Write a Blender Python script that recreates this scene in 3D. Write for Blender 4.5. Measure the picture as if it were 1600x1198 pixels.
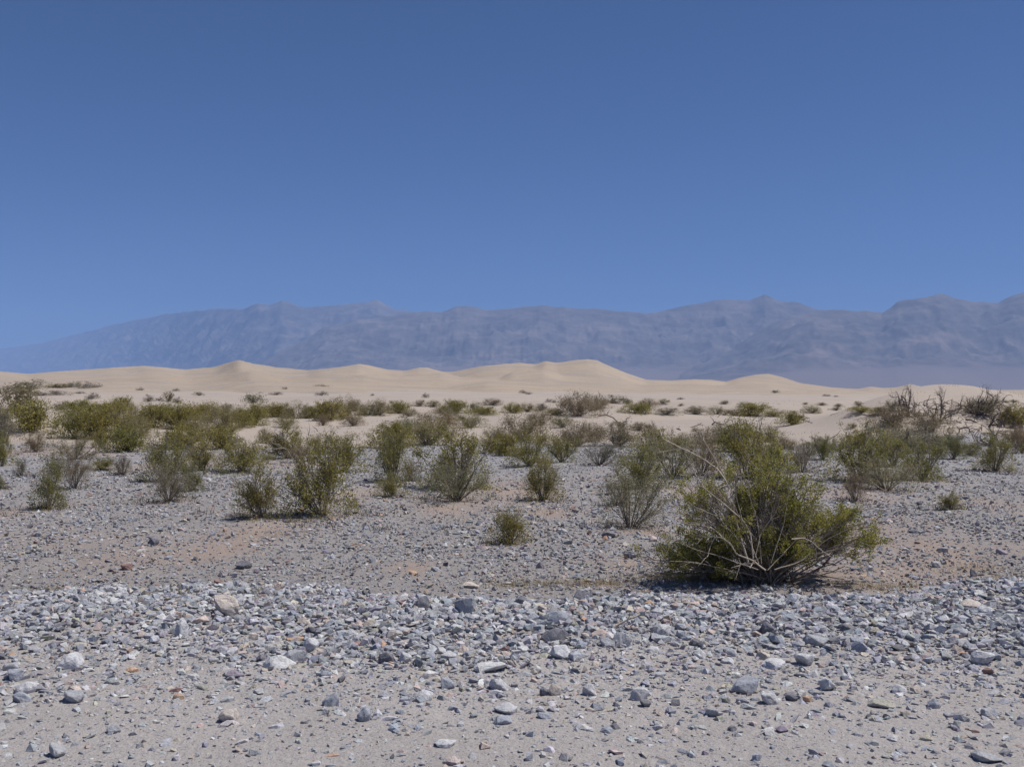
import bpy, math, random
import numpy as np
from mathutils import Vector, Matrix

# ------------------------------------------------------------------ scene, camera, sky, sun, exposure
for o in list(bpy.data.objects): bpy.data.objects.remove(o)
S = bpy.context.scene
COL = S.collection
F = 1570.0          # focal length in photograph pixels (1600 wide)
HOR = 606.0         # row of the eye level
EYE = 2.0
cd = bpy.data.cameras.new('camera'); cam = bpy.data.objects.new('camera', cd); COL.objects.link(cam)
cd.sensor_width = 36; cd.lens = 36 * F / 1600; cd.shift_y = 7 / 1600
cd.clip_start = .1; cd.clip_end = 60000
cam.location = (0, 0, EYE); cam.rotation_euler = (math.radians(90), 0, 0)
S.camera = cam
S.render.engine = 'CYCLES'
S.cycles.use_denoising = True
S.cycles.max_bounces = 5; S.cycles.diffuse_bounces = 3; S.cycles.volume_bounces = 1
S.cycles.transparent_max_bounces = 8
S.view_settings.view_transform = 'Standard'; S.view_settings.look = 'None'
S.view_settings.exposure = 0.0; S.view_settings.gamma = 1; S.view_settings.use_curve_mapping = False

SUN_EL, SUN_AZ = math.radians(62), math.radians(84)     # azimuth measured from the view direction towards the right
W = bpy.data.worlds.new('World'); S.world = W; W.use_nodes = True
wn = W.node_tree; wn.nodes.clear()
sky = wn.nodes.new('ShaderNodeTexSky'); sky.sky_type = 'NISHITA'; sky.sun_disc = False
sky.sun_elevation = SUN_EL; sky.sun_rotation = SUN_AZ
sky.altitude = 2000; sky.air_density = .7; sky.dust_density = 1.8; sky.ozone_density = 10
bg = wn.nodes.new('ShaderNodeBackground'); bg.inputs['Strength'].default_value = 0.066
wo = wn.nodes.new('ShaderNodeOutputWorld')
hue = wn.nodes.new('ShaderNodeMix'); hue.data_type = 'RGBA'; hue.blend_type = 'MULTIPLY'; hue.inputs[0].default_value = 1; hue.inputs[7].default_value = (.67, .93, 1.14, 1)
wn.links.new(sky.outputs[0], hue.inputs[6]); wn.links.new(hue.outputs[2], bg.inputs[0]); wn.links.new(bg.outputs[0], wo.inputs[0])

sd = bpy.data.lights.new('sun', 'SUN'); sd.energy = 5.0; sd.angle = math.radians(.53); sd.color = (1, .955, .89)
sun = bpy.data.objects.new('sun', sd); COL.objects.link(sun)
sv = Vector((math.sin(SUN_AZ) * math.cos(SUN_EL), math.cos(SUN_AZ) * math.cos(SUN_EL), math.sin(SUN_EL)))
sun.rotation_euler = sv.to_track_quat('Z', 'Y').to_euler(); sun.location = (0, 0, 50)

# ------------------------------------------------------------------ helpers
def tag(o, label=None, cat=None, group=None, kind=None):
    if label: o['label'] = label
    if cat: o['category'] = cat
    if group: o['group'] = group
    if kind: o['kind'] = kind
    return o

def mesh_np(name, verts, faces, nper, col=None, smooth=False, mats=(), mat_idx=None, extra=None):
    """verts (n,3); faces (m,nper) index array -> mesh"""
    verts = np.asarray(verts, np.float32); faces = np.asarray(faces, np.int32)
    me = bpy.data.meshes.new(name)
    me.vertices.add(len(verts)); me.vertices.foreach_set('co', verts.ravel())
    me.loops.add(faces.size); me.loops.foreach_set('vertex_index', faces.ravel())
    me.polygons.add(len(faces))
    me.polygons.foreach_set('loop_start', np.arange(0, faces.size, nper, dtype=np.int32))
    me.polygons.foreach_set('loop_total', np.full(len(faces), nper, np.int32))
    me.polygons.foreach_set('use_smooth', np.full(len(faces), smooth, bool))
    for m in mats: me.materials.append(m)
    if mat_idx is not None: me.polygons.foreach_set('material_index', np.asarray(mat_idx, np.int32))
    me.update(calc_edges=True)
    if col is not None:
        a = me.attributes.new('Col', 'FLOAT_COLOR', 'POINT')
        c = np.ones((len(verts), 4), np.float32); c[:, :3] = col
        a.data.foreach_set('color', c.ravel())
    for k, v in (extra or {}).items():
        a = me.attributes.new(k, 'FLOAT', 'POINT'); a.data.foreach_set('value', np.asarray(v, np.float32))
    return me

def link(name, me, parent=None):
    o = bpy.data.objects.new(name, me); COL.objects.link(o)
    if parent: o.parent = parent
    return o

def sstep(a, b, x):
    t = np.clip((x - a) / (b - a), 0, 1); return t * t * (3 - 2 * t)

def _hash(ix, iy, seed):
    h = (ix.astype(np.int64) * 374761393 + iy.astype(np.int64) * 668265263 + seed * 1442695041) & 0xffffffff
    h = ((h ^ (h >> 13)) * 1274126177) & 0xffffffff
    h = ((h ^ (h >> 16)) * 2246822519) & 0xffffffff
    return ((h ^ (h >> 15)) & 0xffffff) / float(0xffffff)

def vnoise(x, y, seed=0):
    x = np.asarray(x, float); y = np.asarray(y, float)
    x, y = np.broadcast_arrays(x, y)
    ix = np.floor(x); iy = np.floor(y); fx = x - ix; fy = y - iy
    ux = fx * fx * fx * (fx * (fx * 6 - 15) + 10); uy = fy * fy * fy * (fy * (fy * 6 - 15) + 10)
    a = _hash(ix, iy, seed); b = _hash(ix + 1, iy, seed); c = _hash(ix, iy + 1, seed); d = _hash(ix + 1, iy + 1, seed)
    return (a + (b - a) * ux) * (1 - uy) + (c + (d - c) * ux) * uy      # 0..1

def fbm(x, y, seed=0, octv=4, gain=.5):
    s = 0; amp = 1; tot = 0
    for i in range(octv):
        s = s + amp * (vnoise(x * 2 ** i + 17.3 * i, y * 2 ** i - 9.1 * i, seed + i) * 2 - 1); tot += amp; amp *= gain
    return s / tot                                                   # -1..1

def ridged(x, y, seed=0, octv=5, gain=.5):
    s = 0; amp = 1; tot = 0
    for i in range(octv):
        s = s + amp * (1 - np.abs(vnoise(x * 2 ** i + 5.7 * i, y * 2 ** i + 3.1 * i, seed + i) * 2 - 1)); tot += amp; amp *= gain
    return s / tot

# ---- node helper
class NT:
    def __init__(s, name):
        s.m = bpy.data.materials.new(name); s.m.use_nodes = True
        s.t = s.m.node_tree; s.t.nodes.clear()
        s.out = s.n('ShaderNodeOutputMaterial'); s.b = s.n('ShaderNodeBsdfPrincipled')
        s.l(s.b.outputs[0], s.out.inputs[0])
        s.b.inputs['Specular IOR Level'].default_value = .25
    def n(s, t, **kw):
        nd = s.t.nodes.new(t)
        for k, v in kw.items(): setattr(nd, k, v)
        return nd
    def l(s, a, b): s.t.links.new(a, b)
    def noise(s, vec, scale, detail=4, rough=.55):
        nd = s.n('ShaderNodeTexNoise'); nd.inputs['Scale'].default_value = scale
        nd.inputs['Detail'].default_value = detail; nd.inputs['Roughness'].default_value = rough
        if vec: s.l(vec, nd.inputs['Vector'])
        return nd.outputs['Fac']
    def voro(s, vec, scale, feature='F1', out='Distance'):
        nd = s.n('ShaderNodeTexVoronoi', feature=feature); nd.inputs['Scale'].default_value = scale
        if vec: s.l(vec, nd.inputs['Vector'])
        return nd.outputs[out]
    def ramp(s, fac, stops):
        nd = s.n('ShaderNodeValToRGB'); e = nd.color_ramp.elements
        while len(e) < len(stops): e.new(.5)
        for i, (p, c) in enumerate(stops):
            e[i].position = p; e[i].color = (c, c, c, 1) if not hasattr(c, '__len__') else (*c, 1)
        s.l(fac, nd.inputs[0]); return nd.outputs[0]
    def mix(s, fac, a, b, mode='MIX'):
        nd = s.n('ShaderNodeMix', data_type='RGBA', blend_type=mode)
        for i, v in ((0, fac), (6, a), (7, b)):
            if hasattr(v, 'is_output'): s.l(v, nd.inputs[i])
            elif hasattr(v, '__len__'): nd.inputs[i].default_value = (*v, 1)
            else: nd.inputs[i].default_value = v
        return nd.outputs[2]
    def math(s, op, a, b=0.0, clamp=False):
        nd = s.n('ShaderNodeMath', operation=op, use_clamp=clamp)
        for i, v in ((0, a), (1, b)):
            if hasattr(v, 'is_output'): s.l(v, nd.inputs[i])
            else: nd.inputs[i].default_value = v
        return nd.outputs[0]
    def attr(s, name, out='Fac'):
        nd = s.n('ShaderNodeAttribute', attribute_name=name); return nd.outputs[out]
    def pos(s): return s.n('ShaderNodeNewGeometry').outputs['Position']
    def bump(s, h, strength, dist):
        nd = s.n('ShaderNodeBump'); nd.inputs['Strength'].default_value = strength; nd.inputs['Distance'].default_value = dist
        s.l(h, nd.inputs['Height']); s.l(nd.outputs[0], s.b.inputs['Normal'])

# ------------------------------------------------------------------ materials
def mat_ground():
    k = NT('gravel_and_sand'); p = k.pos()
    # dusty dirt between the stones
    d1 = k.noise(p, 1.1, 6); d2 = k.noise(p, 22, 5, .7)
    dirt = k.mix(k.ramp(d1, [(.3, 0), (.7, 1)]), (.42, .385, .368), (.50, .462, .443))
    dirt = k.mix(k.math('MULTIPLY', k.attr('plain'), 2.0, True), dirt, k.mix(k.ramp(d1, [(.3, 0), (.7, 1)]), (.245, .220, .208), (.315, .286, .268)))
    dirt = k.mix(k.ramp(d2, [(.35, 0), (.65, 1)]), k.mix(.3, dirt, (.24, .22, .21)), dirt)
    # chips too small to model
    vc = k.voro(p, 55, out='Color'); vd = k.voro(p, 55)
    sep = k.n('ShaderNodeSeparateColor'); k.l(vc, sep.inputs[0])
    chip = k.ramp(sep.outputs[0], [(0, (.10, .10, .115)), (.3, (.20, .205, .235)), (.6, (.30, .305, .34)), (.82, (.38, .35, .32)), (1, (.56, .56, .56))])
    chipm = k.math('MULTIPLY', k.math('GREATER_THAN', sep.outputs[1], .45), k.math('LESS_THAN', vd, .42))
    near = k.mix(k.math('MULTIPLY', chipm, .55), dirt, chip)
    # gravel seen from afar: larger cells
    vc2 = k.voro(p, 17, out='Color'); sep2 = k.n('ShaderNodeSeparateColor'); k.l(vc2, sep2.inputs[0])
    far = k.ramp(sep2.outputs[0], [(0, (.09, .09, .10)), (.25, (.20, .20, .23)), (.55, (.285, .29, .325)), (.8, (.34, .325, .31)), (1, (.45, .45, .46))])
    grav = k.mix(k.math('MULTIPLY', k.math('SUBTRACT', k.attr('plain'), .4), 1.2, True), near, far)
    big = k.noise(p, .33, 5)
    grav = k.mix(k.ramp(big, [(.35, 0), (.7, .45)]), grav, k.mix(.5, grav, (.30, .27, .25)))
    # rusty soil patches
    red = k.mix(k.noise(p, 9, 5), (.29, .215, .175), (.38, .295, .24))
    grav = k.mix(k.math('MULTIPLY', k.attr('soil'), .75), grav, red)
    # sand
    s1 = k.noise(p, .12, 5); s2 = k.noise(p, 3.5, 6, .65)
    sand = k.mix(k.ramp(s1, [(.3, 0), (.7, 1)]), (.345, .295, .255), (.41, .345, .29))
    sand = k.mix(k.ramp(s2, [(.3, .35), (.6, 0)]), sand, (.30, .26, .235))
    brk = k.noise(p, .9, 6, .7)
    m = k.math('ADD', k.attr('sandy'), k.math('MULTIPLY', k.math('SUBTRACT', brk, .5), .9))
    m = k.ramp(m, [(.40, 0), (.62, 1)])
    k.l(k.mix(m, grav, sand), k.b.inputs['Base Color'])
    k.b.inputs['Roughness'].default_value = .95
    h = k.math('ADD', k.math('MULTIPLY', k.noise(p, 45, 5, .75), .5), k.math('MULTIPLY', k.noise(p, 9, 5, .6), 1.0))
    h = k.math('MULTIPLY', h, k.math('SUBTRACT', 1.0, k.math('MULTIPLY', m, .55)))
    k.bump(h, .9, .045)
    return k.m

def mat_dune():
    k = NT('dune_sand'); p = k.pos()
    s1 = k.noise(p, .013, 5); s2 = k.noise(p, .10, 6, .6)
    mp = k.n('ShaderNodeMapping'); mp.inputs['Scale'].default_value = (.02, .14, .3); k.l(p, mp.inputs[0])
    s3 = k.noise(mp.outputs[0], 1, 5, .6)
    c = k.mix(k.ramp(s1, [(.3, 0), (.7, 1)]), (.35, .278, .205), (.40, .322, .242))
    c = k.mix(k.ramp(s3, [(.42, 0), (.62, .6)]), c, (.285, .25, .225))
    c = k.mix(k.ramp(s2, [(.42, 0), (.72, .35)]), c, (.27, .235, .205))
    k.l(c, k.b.inputs['Base Color']); k.b.inputs['Roughness'].default_value = 1
    k.bump(k.noise(p, .35, 5, .6), .5, .8)
    return k.m

def mat_rock_range():
    k = NT('mountain_rock'); p = k.pos()
    mp = k.n('ShaderNodeMapping'); mp.inputs['Scale'].default_value = (1, 1, 3.0); k.l(p, mp.inputs[0])
    s1 = k.noise(mp.outputs[0], .0040, 8, .70); s2 = k.noise(mp.outputs[0], .007, 7, .7)
    c = k.ramp(s1, [(.36, (.060, .055, .055)), (.5, (.105, .092, .088)), (.66, (.19, .155, .14))])
    c = k.mix(k.ramp(s2, [(.42, 0), (.66, .5)]), c, (.20, .16, .145))
    fan = k.mix(k.noise(p, .002, 6, .6), (.14, .115, .105), (.20, .16, .145))
    k.l(k.mix(k.attr('fan'), c, fan), k.b.inputs['Base Color']); k.b.inputs['Roughness'].default_value = 1
    return k.m

def mat_stone():
    k = NT('desert_stone'); p = k.pos()
    c = k.attr('Col', 'Color')
    n1 = k.noise(p, 40, 5, .65); n2 = k.noise(p, 13, 3)
    c2 = k.mix(k.ramp(n1, [(.32, .8), (.60, 0)]), c, k.mix(1.0, c, (.55, .53, .53), 'MULTIPLY'))
    c3 = k.mix(k.ramp(n2, [(.5, 0), (.75, .4)]), c2, (.36, .33, .30))       # dust lying on the stone
    k.l(c3, k.b.inputs['Base Color']); k.b.inputs['Roughness'].default_value = .88
    k.bump(k.noise(p, 38, 6, .75), .9, .02)
    return k.m

def mat_leaf(name, tint):
    k = NT(name)
    c = k.attr('Col', 'Color')
    oi = k.n('ShaderNodeObjectInfo').outputs['Random']
    v = k.ramp(oi, [(0, (.80, .86, .95)), (.35, (1, 1, 1)), (.7, (1.06, 1.02, .95)), (1, (.98, .90, .92))])
    c = k.mix(1.0, k.mix(1.0, c, v, 'MULTIPLY'), tint, 'MULTIPLY')
    k.l(c, k.b.inputs['Base Color']); k.b.inputs['Roughness'].default_value = .6
    tr = k.n('ShaderNodeBsdfTranslucent'); k.l(c, tr.inputs['Color'])
    ms = k.n('ShaderNodeMixShader'); ms.inputs[0].default_value = .45
    k.l(k.b.outputs[0], ms.inputs[1]); k.l(tr.outputs[0], ms.inputs[2]); k.l(ms.outputs[0], k.out.inputs[0])
    return k.m

def mat_wood(name, a, b):
    k = NT(name); p = k.pos()
    k.l(k.mix(k.ramp(k.noise(p, 14, 5, .7), [(.35, 0), (.65, 1)]), a, b), k.b.inputs['Base Color'])
    k.b.inputs['Roughness'].default_value = .85
    k.bump(k.noise(p, 60, 3), .4, .006)
    return k.m

M_GROUND = mat_ground(); M_DUNE = mat_dune(); M_MTN = mat_rock_range(); M_STONE = mat_stone()
M_LEAF = mat_leaf('creosote_leaves', (1, 1, 1)); M_SCRUB = mat_leaf('dry_scrub_twigs', (1, 1, 1)); M_GRASS = mat_leaf('dry_grass_blades', (1, 1, 1))
M_BARK = mat_wood('creosote_bark', (.17, .145, .12), (.34, .29, .235))
M_PALE = mat_wood('bleached_wood', (.36, .295, .235), (.54, .46, .37))
M_DARK = mat_wood('dead_dark_wood', (.075, .058, .048), (.21, .165, .135))

# ------------------------------------------------------------------ ground heights
# hummocks: photograph-independent places in metres (x, y, height, half-width x, half-depth y)
HUM = [(25.5, 59, 2.3, 5.5, 5.5), (31, 66, 2.2, 7, 6), (20.5, 55, 1.1, 3.6, 4.5), (34, 55, 1.0, 5, 4),
       (-32, 72, .8, 9, 6), (-22, 88, .9, 10, 6), (-9, 96, .8, 12, 6), (5, 100, .8, 9, 5), (17, 92, .9, 11, 5),
       (32, 96, .7, 12, 5), (-3, 72, .5, 8, 4), (12, 66, .5, 9, 4), (8, 78, .5, 7, 4), (-18, 60, .35, 7, 4), (-26, 55, .4, 4, 3),
       (3.5, 57, .35, 5, 3), (-45, 110, 1.0, 14, 7), (-20, 125, .8, 16, 7), (30, 128, .7, 18, 7), (55, 120, .9, 16, 8)]

def ground_z(x, y):
    x = np.asarray(x, float); y = np.asarray(y, float)
    d = np.hypot(x, np.maximum(y, 0)); yy = np.where(y > 0, y, 0)
    u = x / np.maximum(yy, 1.0)
    yw = yy + .35 * fbm(x * .5, yy * .0 + 3.3, 11, 3) * 1.6 + .10 * np.abs(x)*0.2
    yw = yw + .9 * fbm(x * .55, yy * 0 + 8.8, 12, 4)
    z = .07 * (1 + 1.1 * fbm(x * .45, yy * 0 + 2.2, 14, 3)) * np.exp(-((yw - 9.1) / 1.2) ** 2) + .03 * fbm(x * 1.3, yy * 1.3, 21, 3) * sstep(6, 8.5, yy) * (1 - sstep(20, 40, yy))
    z = z - .57 * sstep(9.5, 12.3, yw)
    z = z + .10 * fbm(x * .22, yy * .22, 31, 3) * sstep(13, 20, yy)
    rise = np.interp(yy, [0, 45, 70, 120, 180, 240, 300, 500, 15000], [0, 0, .12, .62, 1.15, 1.65, 2.2, 2.4, 2.4])
    f = np.interp(u, [-.6, -.1, .1, .25, .45, .7], [1.1, 1.0, .85, .6, .45, .35])
    z = z + rise * f
    z = z + (.22 * fbm(x * .09, yy * .09, 41, 4)) * sstep(42, 60, yy) + .5 * fbm(x * .022, yy * .03, 51, 3) * sstep(90, 150, yy)
    for hx, hy, hh, sx, sy in HUM:
        z = z + hh * np.exp(-((x - hx) / sx) ** 2 - ((yy - hy) / sy) ** 2)
    z = z - np.interp(yy, [0, 700, 3000, 15000], [0, 0, 12, 12])
    return z

def hit(px, py, ymin=4.0, ymax=420.0):
    """ray of a photograph pixel with the ground"""
    u = (px - 800) / F
    ys = np.exp(np.linspace(math.log(ymin), math.log(ymax), 3000))
    row = HOR + F * (EYE - ground_z(u * ys, ys)) / ys
    k = np.argmax(row <= py)
    if row[k] > py: k = len(ys) - 1
    y = ys[k]
    return u * y, y, float(ground_z(u * y, y))

SOIL = [(430, 822, 60, 14), (800, 762, 50, 12), (645, 885, 40, 10), (1330, 772, 70, 14), (1500, 880, 50, 9), (1470, 860, 40, 12),
        (1560, 790, 45, 14), (340, 860, 40, 14), (1080, 765, 40, 12), (855, 800, 45, 10), (700, 800, 40, 8), (1010, 830, 50, 7), (940, 912, 60, 5),
        (30, 800, 50, 12), (980, 880, 45, 10), (560, 770, 40, 14)]
SOIL += [(75, 795, 26, 5), (262, 783, 30, 5), (412, 808, 36, 6), (503, 806, 46, 7), (612, 776, 22, 4), (713, 782, 40, 6), (797, 849, 24, 5), (847, 782, 26, 5), (985, 824, 36, 6), (1386, 766, 46, 6), (1440, 750, 40, 5), (1342, 750, 36, 5), (1555, 735, 26, 4), (1166, 748, 40, 5), (1195, 895, 160, 10)]
SOILW = []
for px, py, wx, wy in SOIL:
    x, y, _ = hit(px, py); SOILW.append((x, y, wx * y / F, wy * y * y / F / 2.5))

def masks(x, y):
    b = 45 + 5 * fbm(x * .08, y * .0 + 1.7, 61, 3) + 4 * np.exp(-((x - 21) / 6.0) ** 2)
    sandy = sstep(b - 5, b + 4, y + 4 * fbm(x * .25, y * .25, 62, 3))
    soil = np.zeros_like(np.asarray(x, float) * 1.0)
    for sx, sy, rx, ry in SOILW:
        soil = np.maximum(soil, np.exp(-((x - sx) / rx) ** 2 - ((y - sy) / ry) ** 2))
    soil = soil * (.55 + .6 * vnoise(x * 3, y * 1.5, 71)) + .75 * sstep(.12, .5, fbm(x * .16, y * .12, 72, 4)) * sstep(11, 14, y)
    plain = .5 * sstep(9.8, 11.4, y) + .5 * sstep(16, 40, y)
    return sandy, np.clip(soil, 0, 1), plain

# ------------------------------------------------------------------ ground sheet (split along the sand's edge)
def build_ground():
    us = np.concatenate([[-40, -12, -5, -2.5, -1.6, -1.1], np.linspace(-.75, .75, 390), [1.1, 1.6, 2.5, 5, 12, 40]])
    ys = np.concatenate([np.exp(np.linspace(math.log(3.2), math.log(20), 190)), np.exp(np.linspace(math.log(20), math.log(150), 230))[1:],
                         np.exp(np.linspace(math.log(150), math.log(900), 60))[1:], np.exp(np.linspace(math.log(900), math.log(21500), 30))[1:]])
    nu, ny = len(us), len(ys)
    U, Y = np.meshgrid(us, ys); X = np.clip(U * Y, -21500, 21500)
    Z = ground_z(X, Y)
    V = np.stack([X, Y, Z], -1).reshape(-1, 3)
    i = np.arange(ny - 1)[:, None] * nu + np.arange(nu - 1)[None, :]
    Q = np.stack([i, i + 1, i + nu + 1, i + nu], -1).reshape(-1, 4)
    a = np.abs(V[Q]); wid = np.ptp(V[Q][:, :, 0], axis=1)
    Q = Q[wid > 1e-4]
    # flat skirt behind and beneath the camera
    n0 = len(V); first = np.arange(nu)
    back = np.stack([np.where(np.abs(us * 3.2) > 30, np.sign(us) * 21500, us * 3.2), np.full(nu, -21500.), np.zeros(nu)], -1)
    front = V[first].copy()
    V = np.concatenate([V, back])
    Q2 = np.stack([n0 + np.arange(nu - 1), n0 + np.arange(1, nu), first[1:], first[:-1]], -1)
    Q = np.concatenate([Q, Q2])
    sandy, soil, plain = masks(V[:, 0], V[:, 1])
    fm = sandy[Q].mean(1) > .5
    for name, sel in (('ground', ~fm), ('sand', fm)):
        q = Q[sel]; used = np.unique(q); remap = np.zeros(len(V), np.int32); remap[used] = np.arange(len(used))
        me = mesh_np(name, V[used], remap[q], 4, smooth=True, mats=[M_GROUND], extra={'sandy': sandy[used], 'soil': soil[used], 'plain': plain[used]})
        tag(link(name, me), kind='structure')
build_ground()

# ------------------------------------------------------------------ dunes
def outline(pts, u):
    p = np.array(pts, float); return np.interp(u, (p[:, 0] - 800) / F, HOR - p[:, 1])    # pixels above eye level

DUNE_MAIN = [(-500, 590), (-100, 578), (0, 580), (45, 584), (90, 580), (160, 575), (225, 571), (290, 577), (335, 573), (357, 566), (373, 561.5), (392, 567), (430, 573), (480, 578),
             (515, 575), (545, 571), (560, 568), (580, 571), (605, 577), (632, 579), (655, 574), (668, 574), (690, 580), (705, 581), (730, 576), (750, 572), (790, 568), (815, 566.5),
             (836, 569), (852, 563.5), (870, 566), (900, 562), (918, 560.5), (934, 563), (955, 573), (980, 583), (1010, 593), (1045, 594), (1085, 592), (1110, 593), (1135, 596),
             (1155, 590), (1180, 585), (1200, 583.5), (1220, 588), (1250, 598), (1300, 605), (1340, 607.5), (1360, 603.5), (1380, 606), (1400, 605), (1423, 599.5), (1440, 604), (1468, 609),
             (1495, 608), (1530, 611), (1560, 613), (1585, 609.5), (1620, 612), (1800, 606), (2200, 600)]
DUNE_MID = [(-500, 600), (0, 592), (60, 594), (150, 588), (230, 586), (300, 590), (350, 584), (390, 580), (440, 588), (520, 590), (570, 583), (620, 590), (690, 583), (720, 590), (780, 592), (800, 582),
            (850, 577), (880, 586), (940, 590), (1000, 600), (1060, 601), (1150, 603), (1200, 598), (1240, 606), (1330, 613), (1420, 610), (1500, 616), (1600, 617), (2200, 610)]
DUNE_LOW = [(-500, 606), (0, 600), (100, 603), (200, 597), (300, 601), (400, 596), (500, 600), (600, 598), (700, 602), (760, 596), (860, 600), (960, 604), (1100, 610), (1200, 611), (1300, 618), (1420, 619), (1600, 622), (2200, 620)]

def build_dunes():
    us = np.linspace(-.80, .80, 500)
    ys = np.concatenate([np.linspace(200, 560, 150), np.linspace(565, 800, 20)])
    U, Y = np.meshgrid(us, ys)
    X = U * Y
    g = ground_z(X, Y)
    z = g - 3 * (1 - sstep(205, 245, Y)) + .02
    wob = 18 * fbm(U * 9, U * 0 + 2, 81, 3)
    for pts, D, wf, wb, sd_ in ((DUNE_LOW, 300, 75, 45, 1), (DUNE_MID, 380, 90, 40, 2), (DUNE_MAIN, 470, 110, 60, 3)):
        ou = outline(pts, U)
        Dk = D + wob * (1 + .5 * sd_) + 25 * fbm(U * 5, U * 0 + 7, 90 + sd_, 3)
        if sd_ < 3: ou = ou + 3.0 * fbm(U * 14, U * 0 + 4, 95 + sd_, 2)
        top = EYE + ou * Dk / F
        t = (Y - Dk)
        prof = np.where(t < 0, np.clip(1 + t / wf, 0, 1), np.clip(1 - t / wb, 0, 1))
        prof = np.where(t < 0, prof ** 1.25, prof ** .9)
        zk = g - 1.0 + (top - g + 1.0) * prof
        # small transverse undulations on the slopes only
        zk = zk + 1.5 * (ridged(X * .014 + Y * .006, Y * .012, 131 + sd_, 3) - .62) * prof * (1 - prof) * 4
        zk = zk + .30 * (fbm(X * .03, Y * .06, 101 + sd_, 4)) * prof * (1 - prof) * 4
        z = np.maximum(z, zk) if sd_ == 1 else np.maximum(z, zk)
    z = np.where(Y > 700, np.minimum(z, g - .3), z)
    nu, ny = len(us), len(ys)
    V = np.stack([X, Y, z], -1).reshape(-1, 3)
    i = np.arange(ny - 1)[:, None] * nu + np.arange(nu - 1)[None, :]
    Q = np.stack([i, i + 1, i + nu + 1, i + nu], -1).reshape(-1, 4)
    tag(link('sand_dunes', mesh_np('sand_dunes', V, Q, 4, smooth=True, mats=[M_DUNE])), kind='structure')
    return
build_dunes()

# ------------------------------------------------------------------ mountains
def build_range(name, pts, yc, yf, u0, u1, seed, rough=1.0, nu=620):
    us = np.linspace(u0, u1, nu); ts = np.concatenate([np.linspace(0, 1, 100), np.linspace(1.03, 1.5, 12)])
    U, T = np.meshgrid(us, ts)
    Yc = yc + 350 * fbm(U * 4, U * 0, seed + 9, 3)
    Yc = Yc + 8200 * sstep(.22, .60, -U); Y = yf + 6400 * sstep(.22, .60, -U); Y = Y + (Yc - Y) * T; X = U * Y
    ou = outline(pts, U)
    zc = EYE + ou * Yc / F
    zc = zc + (17 * fbm(X / 230, U * 0 + 1, seed + 20, 6, .66)) * rough
    base = -10.
    sh = np.where(T < .36, .22 * (T / .36) ** 1.2, .22 + .78 * ((T - .36) / .64) ** 1.15)
    sh = np.where(T > 1, np.clip(1 - (T - 1) * 1.2, 0, 1), sh)
    z = base + (zc - base) * sh
    rd = .9 * (ridged(X / 560, Y / 380, seed, 6, .6) - .62) + .6 * (ridged(X / 200, Y / 160, seed + 40, 5, .6) - .6)
    env = sstep(.30, .55, T) * (1 - sstep(.80, 1.0, T)) + .25 * sstep(.75, .98, T) * (1 - sstep(.98, 1.0, T))
    z = z + rd * .27 * (zc - base) * env * rough
    z = np.where(T > 1.4, base - 40, z)
    fan = 1 - sstep(.26, .46, T + .10 * fbm(X / 500, Y / 500, seed + 60, 4))
    nt = len(ts)
    V = np.stack([X, Y, z], -1).reshape(-1, 3)
    i = np.arange(nt - 1)[:, None] * nu + np.arange(nu - 1)[None, :]
    Q = np.stack([i, i + 1, i + nu + 1, i + nu], -1).reshape(-1, 4)
    tag(link(name, mesh_np(name, V, Q, 4, smooth=True, mats=[M_MTN], extra={'fan': fan.ravel()})), kind='structure')

build_range('mountains', [(-900, 590), (-300, 570), (-100, 556), (0, 545), (60, 537), (120, 522), (180, 506), (250, 492), (300, 486), (345, 482), (380, 483), (403, 475), (420, 478), (440, 470), (462, 478), (475, 481),
             (520, 477), (545, 475), (575, 472), (590, 467.5), (600, 474), (618, 483), (660, 489), (720, 492), (800, 505), (900, 530)], 8100, 6400, -1.0, .1, 5)
build_range('mountains', [(300, 600), (380, 577), (420, 558), (450, 543), (480, 530), (505, 512), (560, 500), (600, 495), (640, 487), (665, 485), (690, 488), (715, 478), (735, 478), (760, 485), (800, 482), (850, 478),
             (870, 482), (930, 482), (965, 486), (1000, 488), (1030, 486), (1060, 478), (1085, 474), (1110, 471), (1140, 469), (1170, 470), (1185, 465), (1195, 461), (1205, 466), (1215, 471), (1250, 474), (1280, 483), (1350, 486), (1500, 500)],
            6300, 4600, -.34, .55, 15)
build_range('mountains', [(1000, 604), (1050, 585), (1100, 566), (1150, 540), (1180, 520), (1210, 505), (1235, 492), (1265, 486), (1300, 482), (1330, 485), (1355, 484), (1377, 488), (1390, 480), (1402, 471), (1430, 466), (1450, 463), (1471, 459),
             (1490, 466), (1520, 470), (1560, 471), (1580, 463), (1600, 458), (1680, 455), (1800, 472), (2400, 500)], 5200, 3800, .10, 1.15, 25)

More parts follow.
